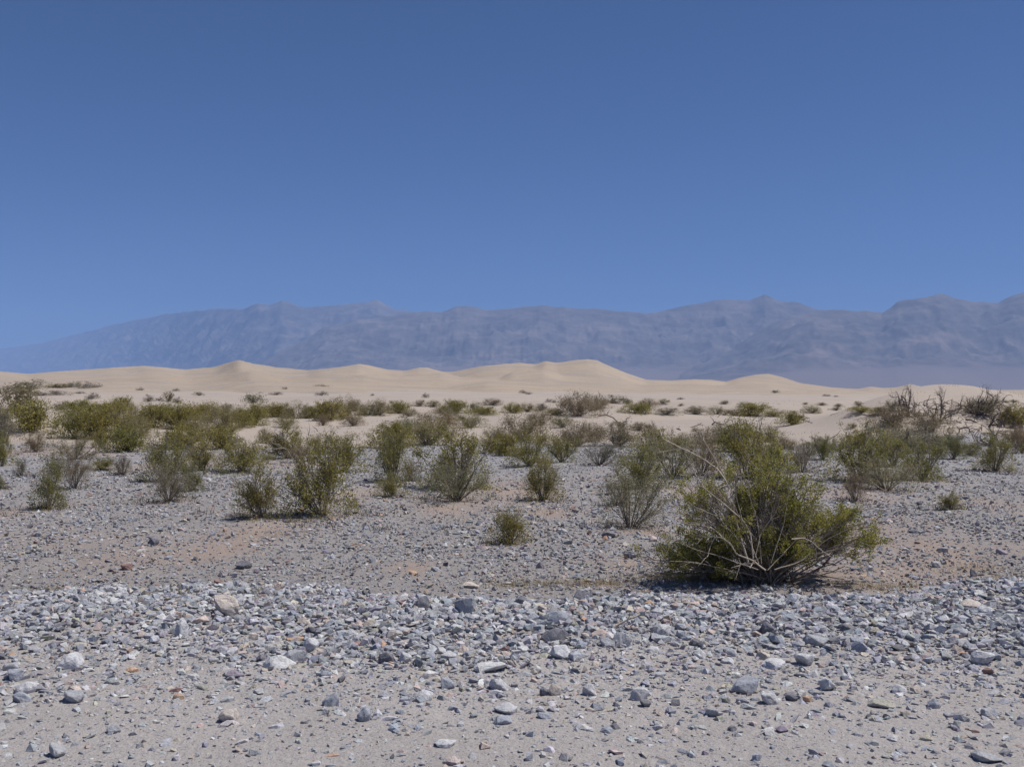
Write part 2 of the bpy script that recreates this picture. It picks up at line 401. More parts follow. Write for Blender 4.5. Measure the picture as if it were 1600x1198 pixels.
# ------------------------------------------------------------------ stones
HULLS = {}
def hull(n, seed, flat=1.0):
    """angular stone: convex hull of n points around a squashed ball, unit size, returns verts, tris"""
    import bmesh
    key = (n, seed)
    if key in HULLS: return HULLS[key]
    r = np.random.RandomState(seed * 31 + n)
    # well spread points
    pts = []
    while len(pts) < n:
        c = r.normal(size=(30, 3)); c /= np.linalg.norm(c, axis=1)[:, None]
        if not pts: pts.append(c[0]); continue
        dd = np.min(np.linalg.norm(c[:, None] - np.array(pts)[None], axis=2), axis=1); pts.append(c[np.argmax(dd * r.uniform(.15, 1, 30))])
    pts = np.array(pts) * r.uniform(.80, 1.12, (n, 1))
    # chop with a couple of planes for flat fracture faces
    for _ in range(4):
        nrm = r.normal(size=3); nrm /= np.linalg.norm(nrm); lim = r.uniform(.30, .72)
        dd = pts @ nrm; pts = pts - np.maximum(dd - lim, 0)[:, None] * nrm
    bm = bmesh.new()
    for p in pts: bm.verts.new(p)
    bmesh.ops.convex_hull(bm, input=bm.verts[:])
    dead = [v for v in bm.verts if not v.link_faces]
    bmesh.ops.delete(bm, geom=dead, context='VERTS')
    bmesh.ops.triangulate(bm, faces=bm.faces[:])
    bm.verts.index_update()
    v = np.array([tuple(x.co) for x in bm.verts]); f = np.array([[a.index for a in q.verts] for q in bm.faces])
    bm.free()
    v = v - (v.max(0) + v.min(0)) / 2; v = v / (np.ptp(v, axis=0).max() / 2)
    HULLS[key] = (v, f); return v, f

PALETTE = {'blue': (0.39, 0.41, 0.463), 'grey': (0.442, 0.449, 0.476), 'pale': (0.595, 0.595, 0.615), 'white': (0.66, 0.66, 0.66), 'tan': (0.556, 0.496, 0.442), 'pink': (0.568, 0.469, 0.43), 'red': (0.33, 0.212, 0.185), 'dark': (0.198, 0.198, 0.225), 'orange': (0.608, 0.41, 0.284), 'purple': (0.33, 0.291, 0.351), 'olive': (0.463, 0.449, 0.383)}
def pick_cols(r, n, zone=0):
    names = ['blue', 'grey', 'pale', 'white', 'tan', 'pink', 'red', 'dark', 'orange', 'purple', 'olive']
    pr = np.array([.14, .24, .30, .10, .10, .05, .01, .01, .005, .02, .03]) if zone == 2 else np.array([.26, .30, .19, .035, .07, .03, .008, .055, .0015, .03, .02]) if zone == 0 else np.array([.24, .26, .10, .03, .12, .06, .035, .09, .01, .035, .02])
    idx = r.choice(len(names), n, p=pr / pr.sum())
    c = np.array([PALETTE[k] for k in names])[idx]
    c = c * (.86 if zone == 1 else 1)
    return c * r.uniform(.78, 1.22, (n, 1)) * r.uniform(.96, 1.04, (n, 3)), np.array(names)[idx]

def rotmats(r, n, tilt=.35):
    az = r.uniform(0, 2 * np.pi, n); tx = r.normal(0, tilt, n); ty = r.normal(0, tilt, n)
    cz, sz, cx, sx, cy, sy = np.cos(az), np.sin(az), np.cos(tx), np.sin(tx), np.cos(ty), np.sin(ty)
    Z = np.zeros((n, 3, 3)); Z[:, 0, 0] = cz; Z[:, 0, 1] = -sz; Z[:, 1, 0] = sz; Z[:, 1, 1] = cz; Z[:, 2, 2] = 1
    X = np.zeros((n, 3, 3)); X[:, 0, 0] = 1; X[:, 1, 1] = cx; X[:, 1, 2] = -sx; X[:, 2, 1] = sx; X[:, 2, 2] = cx
    Y = np.zeros((n, 3, 3)); Y[:, 1, 1] = 1; Y[:, 0, 0] = cy; Y[:, 0, 2] = sy; Y[:, 2, 0] = -sy; Y[:, 2, 2] = cy
    return X @ Y @ Z

def scatter(name, label, cat, x, y, size, nh, seed, zone, sink=.30):
    """many stones joined in one mesh; size = full width in metres"""
    r = np.random.RandomState(seed); n = len(x)
    z = ground_z(x, y); cols, _ = pick_cols(r, n, zone)
    proto = r.randint(0, 14, n)
    sc = np.stack([size * .5 * r.uniform(.8, 1.25, n), size * .5 * r.uniform(.55, .95, n), size * .5 * r.uniform(.26, .74, n)], -1)
    R = rotmats(r, n, .27); Vs, Fs, Cs = [], [], []; off = 0
    for k in range(14):
        v, f = hull(nh, k); s = np.where(proto == k)[0]
        if not len(s): continue
        P = v[None] * sc[s][:, None]; P = np.einsum('nij,nvj->nvi', R[s], P)
        az = r.uniform(0, 2 * np.pi, len(s)); c, sn = np.cos(az)[:, None], np.sin(az)[:, None]
        P = np.stack([P[..., 0] * c - P[..., 1] * sn, P[..., 0] * sn + P[..., 1] * c, P[..., 2]], -1)
        hz = sc[s][:, 2]
        P = P + np.stack([x[s], y[s], z[s] + hz * (1 - 2 * sink)], -1)[:, None]
        Vs.append(P.reshape(-1, 3)); Fs.append((f[None] + (np.arange(len(s)) * len(v))[:, None, None]).reshape(-1, 3) + off)
        Cs.append(np.repeat(cols[s], len(v), 0)); off += len(s) * len(v)
    me = mesh_np(name, np.concatenate(Vs), np.concatenate(Fs), 3, col=np.concatenate(Cs), mats=[M_STONE])
    return tag(link(name, me), label, cat, kind='stuff')

def spread(r, n, y0, y1, umax=.66):
    y = np.sqrt(r.uniform(y0 * y0, y1 * y1, n)); x = r.uniform(-umax, umax, n) * y; return x, y

r = np.random.RandomState(4)
def area(y0, y1, um=.66): return um * (y1 * y1 - y0 * y0)
# berm of heaped stones
n = int(area(7.0, 11.6) * 740); x, y = spread(r, n, 7.0, 11.6)
keep = r.uniform(size=n) < np.clip(.10 + .95 * sstep(7.0, 8.4, y + .9 * fbm(x * .8, y * .8, 5, 3)), 0, 1) * (1 - .75 * sstep(9.6, 10.6, y + 1.1 * fbm(x * .7, y * .7, 6, 3)))
x, y = x[keep], y[keep]
n2 = int(area(7.3, 11.2) * 190); x2, y2 = spread(r, n2, 7.3, 11.2)
kp = r.uniform(size=n2) < np.clip(.05 + sstep(7.2, 8.6, y2 + .9 * fbm(x2 * .8, y2 * .8, 5, 3)), 0, 1) * (1 - .9 * sstep(9.4, 10.4, y2 + 1.1 * fbm(x2 * .7, y2 * .7, 6, 3))); x2, y2 = x2[kp], y2[kp]
pat = .75 + .6 * vnoise(x * 1.1, y * .9, 55)
sz_ = np.concatenate([np.clip(np.exp(r.normal(math.log(.041), .46, len(x))) * pat, .016, .11), r.uniform(.06, .12, len(x2))])
scatter('gravel', 'heaped blue-grey gravel of the low roadside berm', 'gravel', x, y, sz_[:len(x)], 8, 7, 0, .2)
scatter('cobbles', 'fist-sized angular cobbles packed on the low roadside berm', 'cobbles', x2, y2, sz_[len(x):], 13, 27, 0, .22)
# packed shoulder in front
n = int(area(4.6, 8.0) * 700); x, y = spread(r, n, 4.6, 8.0)
keep = r.uniform(size=n) < np.clip(.42 + .58 * sstep(5.8, 7.2, y + 1.0 * fbm(x * .7, y * .7, 15, 3)), 0, 1)
x, y = x[keep], y[keep]
n2 = int(area(4.6, 8.2) * 75); x2, y2 = spread(r, n2, 4.6, 8.2)
kp = r.uniform(size=n2) < .42 + .6 * sstep(5.8, 7.2, y2 + .8 * fbm(x2 * .7, y2 * .7, 15, 3)); x2, y2 = x2[kp], y2[kp]; n2 = len(x2)
scatter('sunken_stones', 'pale flat stones pressed into the dusty road shoulder', 'stones', x2, y2, r.uniform(.035, .10, n2), 11, 17, 2, .49)
scatter('pebbles', 'small grey pebbles pressed into the dusty road shoulder', 'pebbles', x, y, np.clip(np.exp(r.normal(math.log(.022), .55, len(x))), .009, .09), 7, 8, 0, .38)
# plain behind the berm, thinning with distance
Xs, Ys, Ss = [], [], []
for (a, b, dens, sz) in ((11.6, 16, 285, .042), (16, 22, 155, .050), (22, 32, 76, .057), (32, 50, 20, .08)):
    n = int(area(a, b) * dens); x, y = spread(r, n, a, b)
    sandy, soil, _ = masks(x, y)
    keep = (r.uniform(size=n) < np.clip(1.0 - 1.3 * sandy - .6 * soil, .0, 1)) & (r.uniform(size=n) < .45 + .9 * vnoise(x * .9, y * .45, 33))
    x, y = x[keep], y[keep]; Xs.append(x); Ys.append(y); Ss.append(np.clip(np.exp(r.normal(math.log(sz), .42, len(x))), .02, .16))
x = np.concatenate(Xs); y = np.concatenate(Ys)
sz_ = np.concatenate(Ss); nr = y < 21
scatter('rubble', 'loose grey rubble strewn over the plain behind the berm', 'rubble', x[nr], y[nr], sz_[nr], 8, 9, 1, .25)
scatter('rubble', 'grey rubble thinning out towards the sand among the bushes', 'rubble', x[~nr], y[~nr], sz_[~nr], 6, 19, 1, .25)

# ---- stones one can pick out (pixel x, base row, width px, height px, colour, label)
BIG = [
 (350, 964, 46, 38, 'tan', 'largest boulder, tan-grey with a reddish shaded flank, standing on the berm crest'),
 (104, 1046, 44, 27, 'pale', 'broad pale bluish block in the gravel left of the long pale slab'),
 (18, 1066, 30, 24, 'blue', 'blue-grey stone at the photo edge beside a flat pale stone'),
 (38, 1084, 38, 22, 'pale', 'flat pale stone second in from the left photo edge'),
 (85, 1184, 30, 26, 'grey', 'lone grey stone with a peaked top on packed dirt, lower left'),
 (357, 1130, 32, 26, 'tan', 'rounded tan stone alone on the dusty shoulder below the gravel'),
 (432, 1046, 56, 24, 'white', 'long whitish slab tilted down to the right beside darker blocks'),
 (456, 1040, 40, 30, 'grey', 'square grey block leaning behind the long whitish slab'),
 (462, 1008, 34, 20, 'orange', 'orange-brown wedge stone above the long whitish slab'),
 (484, 1022, 28, 30, 'pale', 'pale knobbly stone right of the orange-brown wedge'),
 (515, 1104, 28, 24, 'blue', 'bluish stone alone at the lower gravel edge'),
 (281, 995, 24, 34, 'pale', 'upright pale stone below and left of the largest boulder'),
 (306, 978, 30, 18, 'pink', 'pinkish flat stone just left of the largest boulder'),
 (250, 972, 20, 14, 'white', 'small whitish round stone left of the pinkish flat stone'),
 (237, 854, 19, 15, 'dark', 'black angular rock alone on the plain behind the berm'),
 (195, 892, 20, 12, 'red', 'rusty red rock on the plain behind the berm'),
 (380, 890, 28, 15, 'dark', 'dark slanted rock on the plain above the largest boulder'),
 (277, 1096, 18, 14, 'orange', 'small orange-white round stone on the lower gravel'),
 (110, 1100, 38, 22, 'grey', 'wide grey stone below the broad pale bluish block'),
 (158, 970, 26, 13, 'dark', 'dark flat stone on the left part of the berm'),
 (66, 968, 24, 16, 'grey', 'grey stone on the berm crest near the left edge'),
 (655, 955, 30, 28, 'dark', 'dark cube-like boulder on the berm left of a two-toned boulder'),
 (727, 962, 36, 36, 'grey', 'two-toned boulder, pale on top and dark below, on the berm crest'),
 (873, 976, 50, 24, 'blue', 'blue-grey slab with a dark overhang on the berm'),
 (868, 1004, 48, 26, 'dark', 'dark rough boulder directly below the blue-grey slab'),
 (877, 1030, 34, 26, 'pale', 'smooth pale round stone below the dark rough boulder'),
 (765, 1053, 56, 22, 'white', 'flat whitish slab like a paving piece in the middle gravel'),
 (781, 1080, 34, 22, 'pale', 'pale wedge stone below the flat whitish slab'),
 (699, 1078, 24, 20, 'blue', 'dark bluish stone left of the pale wedge stone'),
 (660, 1096, 36, 18, 'pale', 'low pale stone at the gravel edge left of centre'),
 (867, 1088, 20, 24, 'tan', 'upright tan block with a dark partner on its left'),
 (851, 1088, 16, 18, 'dark', 'dark block touching the upright tan block'),
 (923, 1088, 24, 22, 'pale', 'pale tilted stone right of the upright tan block'),
 (1000, 1096, 36, 24, 'pale', 'large pale stone with a small dark block below it'),
 (1008, 1105, 18, 14, 'dark', 'small dark block tucked under the large pale stone'),
 (603, 1038, 26, 22, 'dark', 'dark brownish block paired with a pale block'),
 (631, 1037, 22, 22, 'pale', 'pale block standing right of a dark brownish block'),
 (568, 1128, 24, 26, 'blue', 'blue-grey stone standing on the dusty shoulder with a paler neighbour'),
 (589, 1122, 18, 16, 'pale', 'small pale stone beside the standing blue-grey stone'),
 (973, 1010, 30, 24, 'grey', 'grey block just below the bit of driftwood'),
 (949, 1012, 24, 18, 'grey', 'squat grey stone left of the grey block below the driftwood'),
 (1036, 996, 30, 24, 'pale', 'pale blue rounded stone right of the driftwood'),
 (912, 937, 34, 16, 'dark', 'dark low stone on the berm crest above the driftwood'),
 (815, 946, 32, 18, 'dark', 'dark stone between two pale ones on the berm crest'),
 (735, 920, 38, 17, 'tan', 'flat cream stone behind the two-toned boulder'),
 (645, 899, 15, 9, 'orange', 'small orange stone on the plain behind the dark cube-like boulder'),
 (936, 998, 38, 14, 'pink', 'long pinkish shard left of the driftwood'),
 (845, 889, 14, 13, 'purple', 'purple-black stone on the plain below the smallest green bush'),
 (950, 841, 24, 12, 'dark', 'blue-black flat rock beside the scraggy bush on the plain'),
 (790, 1117, 42, 18, 'pale', 'pale flat stone alone in the middle of the dusty shoulder'),
 (695, 1168, 36, 13, 'pale', 'sliver of pale rock sunk in the dust at the bottom'),
 (1275, 1012, 44, 21, 'grey', 'long grey stone with a sandy hollow around it, right of centre'),
 (1260, 1041, 30, 22, 'pale', 'pale rounded stone with a dark side below the long grey stone'),
 (1212, 1046, 42, 16, 'pale', 'flat pale stone left of the pale rounded stone'),
 (1347, 1020, 32, 21, 'blue', 'steel-blue stone right of the long grey stone'),
 (1541, 1040, 40, 27, 'pale', 'pale craggy stone, largest near the right photo edge'),
 (1520, 953, 40, 18, 'tan', 'brown-tan slab on the berm crest near the right edge'),
 (1544, 962, 30, 17, 'pale', 'pale flat stone against the brown-tan slab'),
 (1397, 964, 28, 10, 'dark', 'thin dark slab lying on the right part of the berm'),
 (1505, 996, 28, 18, 'grey', 'grey round-topped stone above the pale craggy stone'),
 (1415, 1013, 18, 14, 'pale', 'small pale stone right of the steel-blue stone'),
 (1295, 1080, 30, 24, 'white', 'whitish egg-shaped stone in the right lower gravel'),
 (1238, 1096, 28, 18, 'dark', 'dark angular stone next to a broad pale stone'),
 (1206, 1102, 32, 24, 'pale', 'broad pale stone left of the dark angular stone'),
 (1165, 1085, 48, 28, 'blue', 'cracked blue-grey boulder split by a dark gap, right lower gravel'),
 (1406, 1085, 26, 17, 'pale', 'pale loaf-shaped stone left of a tan stone'),
 (1437, 1084, 22, 14, 'tan', 'tan stone right of the pale loaf-shaped stone'),
 (1463, 1108, 28, 18, 'blue', 'blue stone at the right lower gravel edge'),
 (1386, 1108, 46, 13, 'olive', 'long thin grey-olive slab lying flat on the dust'),
 (1262, 1098, 16, 12, 'orange', 'small orange stone right of the dark angular stone'),
 (1114, 1121, 22, 16, 'grey', 'grey stone with dark underside alone on the dust'),
 (1145, 1143, 16, 10, 'dark', 'small dark stone lowest on the dust right of centre'),
 (1184, 1190, 18, 15, 'blue', 'dark bluish stone at the bottom edge of the photo'),
 (1095, 1030, 20, 20, 'white', 'whitish round stone in the gravel below the big bush'),
 (1201, 992, 28, 24, 'dark', 'dark rounded boulder on the berm below the big bush'),
 (1325, 989, 32, 15, 'dark', 'dark roof-shaped stone on the berm right of the big bush'),
 (1522, 902, 11, 16, 'dark', 'dark upright stone standing on the plain at the right'),
 (1430, 834, 18, 7, 'dark', 'dark flat rock on the plain right of the big bush'),
 (1526, 1146, 13, 6, 'red', 'small brick-red stone on the dust at the lower right'),
 (1545, 1192, 44, 16, 'grey', 'flat grey rock sunk in the dust in the bottom right corner'),
]
def rock_shape(seed):
    key = ('rock', seed)
    if key in HULLS: return HULLS[key]
    import bmesh
    v, f = hull(16, seed)
    bm = bmesh.new(); vs = [bm.verts.new(p) for p in v]
    for q in f: bm.faces.new([vs[a] for a in q])
    bmesh.ops.dissolve_limit(bm, angle_limit=.12, verts=bm.verts[:], edges=bm.edges[:])
    bmesh.ops.bevel(bm, geom=bm.edges[:], offset=.07, segments=1, affect='EDGES', profile=.5)
    bmesh.ops.triangulate(bm, faces=bm.faces[:])
    bmesh.ops.subdivide_edges(bm, edges=[e for e in bm.edges if e.calc_length() > .30], cuts=1, use_grid_fill=True)
    bmesh.ops.triangulate(bm, faces=bm.faces[:])
    bmesh.ops.subdivide_edges(bm, edges=[e for e in bm.edges if e.calc_length() > .26], cuts=1, use_grid_fill=True)
    bmesh.ops.triangulate(bm, faces=bm.faces[:])
    P = np.array([tuple(x.co) for x in bm.verts]); nrm = P / (np.linalg.norm(P, axis=1)[:, None] + 1e-9)
    n = fbm(P[:, 0] * 2.2 + seed, P[:, 1] * 2.2 + P[:, 2] * 1.7, seed, 3)
    P = P + nrm * (n * .085)[:, None]
    bm.verts.index_update(); f = np.array([[a.index for a in q.verts] for q in bm.faces]); bm.free()
    HULLS[key] = (P, f); return P, f
taken = []
rb = np.random.RandomState(12)
def make_stone(i, x, y, w, hgt, colname, label, group, sink=.24):
    v, f = rock_shape(100 + i % 18)
    v = v / (np.ptp(v, axis=0) / 2)
    az = rb.uniform(0, 6.28)
    R = rotmats(rb, 1, .22)[0]
    P = (v * np.array([1, rb.uniform(.75, 1.0), 1])) @ R.T
    c, s = math.cos(az), math.sin(az); P = P @ np.array([[c, -s, 0], [s, c, 0], [0, 0, 1]]).T
    P = P / (np.ptp(P, axis=0) / 2)
    P = P * np.array([w / 2, w * rb.uniform(.36, .48), hgt / 2 / (1 - sink)])
    P[:, 2] -= P[:, 2].min() * (1 - 2 * sink) * 1.0
    P[:, 2] -= P[:, 2].min() + 2 * sink * hgt / 2 / (1 - sink)
    col = np.array(PALETTE[colname]) * rb.uniform(.98, 1.18)
    me = mesh_np('stone', P, f, 3, col=np.tile(col, (len(P), 1)), mats=[M_STONE])
    o = link('stone', me); o.location = (x, y, float(ground_z(x, y)) - .004)
    taken.append((x, y)); return tag(o, label, 'stone', group)
for i, (px, py, w, h, c, lab) in enumerate(BIG):
    x, y, z = hit(px, py - 1)
    make_stone(i, x, y + w * y / F * .3, w * y / F * .95, h * y / F * .80, c, lab, 'stones one can pick out')
# the remaining larger stones, nearest first
NAMES = {'blue': 'blue-grey', 'grey': 'grey', 'pale': 'pale grey', 'white': 'whitish', 'tan': 'tan', 'pink': 'pinkish', 'red': 'rusty red', 'dark': 'dark', 'orange': 'orange', 'purple': 'purplish', 'olive': 'olive-grey'}
cnt = 0; guard = 0
import re as _re
SHORT = []
for (bx, by), b in zip(list(taken), BIG):
    t = _re.split(r', | in the | on the | alone| near | below | above | beside | left of| right of| lying| standing| leaning| at the | touching| directly| with | tucked| paired| like | just | behind | between | against | next | second | sunk | split | lowest | largest near', b[5] + ' ')[0].strip()
    SHORT.append((bx, by, t))
_n = [t for _, _, t in SHORT]; SHORT = [q for q in SHORT if _n.count(q[2]) == 1 and 2 <= len(q[2].split()) <= 6]
generic = []
while cnt < 215 and guard < 6000:
    guard += 1
    if rb.uniform() < .8:
        y = math.sqrt(rb.uniform(7.3 ** 2, 10.4 ** 2)); zone = 'on the heaped gravel berm'; gname = 'mid-sized stones on the berm'
    elif rb.uniform() < .35:
        y = rb.uniform(5.6, 7.2); zone = 'half sunk in the dusty road shoulder'; gname = 'mid-sized stones on the road shoulder'
    else:
        y = rb.uniform(13.5, 20); zone = 'out on the gravel plain behind the berm'; gname = 'mid-sized stones on the plain'
    x = rb.uniform(-.53, .53) * y
    if any((x - a) ** 2 + (y - b) ** 2 < .16 ** 2 for a, b in taken): continue
    cc, nm = pick_cols(rb, 1); nm = str(nm[0])
    w = rb.uniform(.07, .125) * (1.35 if y > 12 else 1)
    make_stone(cnt + 80, x, y, w, w * rb.uniform(.35, .6), nm, NAMES[nm] + ' mid-sized stone lying ' + zone, NAMES[nm] + ' ' + gname, sink=.30); cnt += 1; generic.append((COL.objects[-1], x, y, NAMES[nm], w))

# where a larger named stone stands close by, say so
pos_lab = {}
for o, x, y, nm, w in generic:
    dd = [((x - a) ** 2 + ((y - b) * .8) ** 2, a, b, t) for a, b, t in SHORT]
    d2, a, b, t = min(dd)
    if d2 > .75 ** 2: continue
    dx, dy = x - a, y - b
    rel = ('left of' if dx < 0 else 'right of') if abs(dx) > abs(dy) * .7 else ('in front of' if dy < 0 else 'behind')
    near = 'close' if d2 < .32 ** 2 else 'a little way'
    pos_lab.setdefault(f'{nm} stone {near} {rel} the {t}', []).append(o)
for lab, os_ in pos_lab.items():
    if len(os_) == 1: os_[0]['label'] = lab

# ------------------------------------------------------------------ tubes, branches, leaves
def tubes(polys, sides=4):
    """polys: list of (points (n,3), radii (n)) -> verts, quads"""
    V, Q = [], []; off = 0
    ang = np.arange(sides) * 2 * np.pi / sides; ca, sa = np.cos(ang), np.sin(ang)
    for pts, rad in polys:
        pts = np.asarray(pts, float); rad = np.asarray(rad, float); n = len(pts)
        t = np.gradient(pts, axis=0); t /= np.linalg.norm(t, axis=1)[:, None] + 1e-9
        ref = np.array([0.31, .17, .93]) if abs(t[0, 2]) < .9 else np.array([1, .2, 0.])
        a = np.cross(t, ref); a /= np.linalg.norm(a, axis=1)[:, None] + 1e-9; b = np.cross(t, a)
        ring = pts[:, None] + rad[:, None, None] * (a[:, None] * ca[None, :, None] + b[:, None] * sa[None, :, None])
        V.append(ring.reshape(-1, 3))
        i = np.arange(n - 1)[:, None] * sides; j = np.arange(sides)[None]; jn = (j + 1) % sides
        Q.append(np.stack([i + j, i + jn, i + sides + jn, i + sides + j], -1).reshape(-1, 4) + off); off += n * sides
    return np.concatenate(V), np.concatenate(Q)

def wander(r, p, d, length, nseg, bend, up):
    pts = [p]; d = d / np.linalg.norm(d)
    for _ in range(nseg):
        d = d + r.normal(0, bend, 3) + np.array([0, 0, up]); d /= np.linalg.norm(d)
        p = p + d * length / nseg; pts.append(p)
    return np.array(pts), d

def leaves(r, C, size, col, long=1.9, sag=0):
    """rhombus leaves at centres C"""
    n = len(C); a = r.normal(size=(n, 3)); a[:, 2] = np.abs(a[:, 2]) * .8 + .2; a /= np.linalg.norm(a, axis=1)[:, None]
    b = np.cross(a, r.normal(size=(n, 3))); b /= np.linalg.norm(b, axis=1)[:, None] + 1e-9
    s = size * r.uniform(.6, 1.35, n)[:, None]
    V = np.stack([C - a * s * .5, C + b * s * .5 / long, C + a * s * .5, C - b * s * .5 / long], 1).reshape(-1, 3)
    Q = np.arange(4 * n).reshape(-1, 4)
    return V, Q, np.repeat(col, 4, 0)

GREEN = np.array([(0.173, 0.173, 0.05), (0.207, 0.207, 0.053), (0.263, 0.242, 0.057), (0.304, 0.271, 0.068), (0.316, 0.268, 0.087), (0.288, 0.249, 0.112)])
GREY = np.array([(0.24, 0.201, 0.142), (0.294, 0.247, 0.179), (0.186, 0.167, 0.11), (0.36, 0.305, 0.221), (0.18, 0.161, 0.095), (0.216, 0.207, 0.121)])
BROWN = np.array([(0.276, 0.207, 0.143), (0.336, 0.253, 0.171), (0.204, 0.167, 0.099), (0.24, 0.207, 0.105)])
MIXED = np.array([(0.224, 0.208, 0.087), (0.25, 0.229, 0.109), (0.183, 0.184, 0.071), (0.325, 0.281, 0.175)])
KINDS = {'green': GREEN, 'grey': GREY, 'brown': BROWN, 'mixed': MIXED}

def bush_geo(seed, kind, nst, nleaf, leafsize, open_=.5, twig=True, base_bare=.25, dome=.25):
    """a shrub about 1 m tall and wide: many stems fanning out of one root, twigs, leaf clusters"""
    r = np.random.RandomState(seed); polys = []; tw = []
    for i in range(nst):
        az = r.uniform(0, 2 * np.pi); tilt = abs(r.normal(0, .42)) + (.12 if kind == 'green' else .25)
        tilt = min(tilt, 1.25)
        d = np.array([math.cos(az) * math.sin(tilt), math.sin(az) * math.sin(tilt), math.cos(tilt)])
        L = r.uniform(.62, 1.08) * (1 - .18 * tilt) * (.70 if dome > .9 else .88)
        p0 = np.array([math.cos(az), math.sin(az), 0]) * r.uniform(0, .05)
        pts, _ = wander(r, p0, d, L, 7, .10, .03)
        polys.append((pts, np.linspace(.013, .003, 8) * r.uniform(.7, 1.1)))
        for k in range(r.randint(4, 8)):
            t = r.uniform(base_bare, 1.0); q = t * 7; i0 = int(q); p = pts[i0] + (pts[min(i0 + 1, 7)] - pts[i0]) * (q - i0)
            dd = d + r.normal(0, .55, 3) + np.array([0, 0, .15])
            s, _ = wander(r, p, dd, L * r.uniform(.16, .42) * (1.15 - t * .4), 4, .18, .04)
            if twig: polys.append((s, np.linspace(.0055, .0016, 5)))
            tw.append(s)
            for _k in range(2):
                p2 = s[r.randint(1, 4)]
                s2, _ = wander(r, p2, dd + r.normal(0, .7, 3), L * r.uniform(.08, .22), 3, .2, .05)
                if twig: polys.append((s2, np.linspace(.0035, .0012, 4)))
                tw.append(s2)
        tw.append(pts[3:])
    # leaf clusters hang on the twigs
    nc = max(60, nleaf // 9); cc = []
    for _ in range(nc):
        s = tw[r.randint(len(tw))]; t = r.uniform(.1, 1) * (len(s) - 1); i0 = min(int(t), len(s) - 2)
        cc.append(s[i0] + (s[i0 + 1] - s[i0]) * (t - i0))
    cc = np.array(cc); dens = vnoise(cc[:, 0] * 5 + 3, cc[:, 2] * 5 + cc[:, 1] * 4, seed)     # clumps and gaps
    cc = cc[(dens > .42 - .2 * (1 - open_)) & (cc[:, 2] > .06)]
    if dome:
        q = r.normal(size=(nc, 3)); q /= np.linalg.norm(q, axis=1)[:, None]; q *= r.uniform(.25, 1, nc)[:, None] ** .45; q[:, 2] = np.abs(q[:, 2])
        top = .78 + .22 * vnoise(q[:, 0] * 4 + 7, q[:, 1] * 4, seed + 3)
        q = q * np.array([.62, .62, .80]) * top[:, None]
        dn = vnoise(q[:, 0] * 6 + 1, q[:, 2] * 6 + q[:, 1] * 5, seed + 5); cc = np.concatenate([cc, q[dn > .34][:int(nc * dome)]])
    idx = r.randint(0, len(cc), nleaf); C = cc[idx] + r.normal(0, .024 + leafsize * .35, (nleaf, 3))
    C[:, 2] = np.abs(C[:, 2])
    pal = KINDS[kind]; ci = r.randint(0, len(pal), len(cc)); cl = pal[ci][idx] * r.uniform(.8, 1.25, (nleaf, 1))
    pick = r.uniform(size=nleaf) < .35; cl[pick] = pal[r.randint(0, len(pal), pick.sum())]
    lv = leaves(r, C, leafsize, cl, 1.8 if kind == 'green' else 3.4)
    st = tubes(polys, 3)
    allv = lv[0]; ex = (np.percentile(allv[:, 0], 95.5) - np.percentile(allv[:, 0], 4.5)); ez = np.percentile(allv[:, 2], 98)
    return st, lv, ex, ez

def bush_meshes(seed, kind, nst, nleaf, leafsize, **kw):
    st, lv, ex, ez = bush_geo(seed, kind, nst, nleaf, leafsize, **kw)
    wood = M_BARK if kind != 'pale' else M_PALE
    ms = mesh_np('stem', st[0], st[1], 4, smooth=True, mats=[wood])
    ml = mesh_np('foliage', lv[0], lv[1], 4, col=lv[2] * (np.array([1.0, .97, .90]) if leafsize > .03 else 1), mats=[M_LEAF if kind == 'green' else M_SCRUB])
    return ms, ml, ex, ez

def bush_single(seed, kind, nst, nleaf, leafsize, **kw):
    st, lv, ex, ez = bush_geo(seed, kind, nst, nleaf, leafsize, **kw)
    V = np.concatenate([st[0], lv[0]]); Q = np.concatenate([st[1], lv[1] + len(st[0])])
    mi = np.concatenate([np.zeros(len(st[1])), np.ones(len(lv[1]))])
    c = np.concatenate([np.tile((.15, .12, .09), (len(st[0]), 1)), lv[2] * np.array([.82, .79, .84])])
    return mesh_np('shrub', V, Q, 4, col=c, mats=[M_BARK, M_LEAF if kind == 'green' else M_SCRUB], mat_idx=mi), ex, ez

NEAR = {k: [bush_meshes(s, k, 20, 10500, .0228, dome=.45) for s in seeds] for k, seeds in (('green', (1, 2, 3, 4, 5)), ('mixed', (6, 7)), ('grey', (8, 9)), ('brown', (10,)))}
MID = {k: [bush_meshes(s, k, 18, 7000, .034, open_=.25, base_bare=.08, dome=1.0) for s in seeds] for k, seeds in (('green', (21, 22, 23, 24)), ('mixed', (25, 26)), ('grey', (27, 28)), ('brown', (29,)))}
FAR = {k: [bush_single(s, k, 9, 1300, .075, twig=False, open_=.0, base_bare=.05, dome=1.6) for s in seeds] for k, seeds in (('green', (41, 42, 43)), ('mixed', (44, 45)), ('grey', (46, 47)), ('brown', (48,)))}

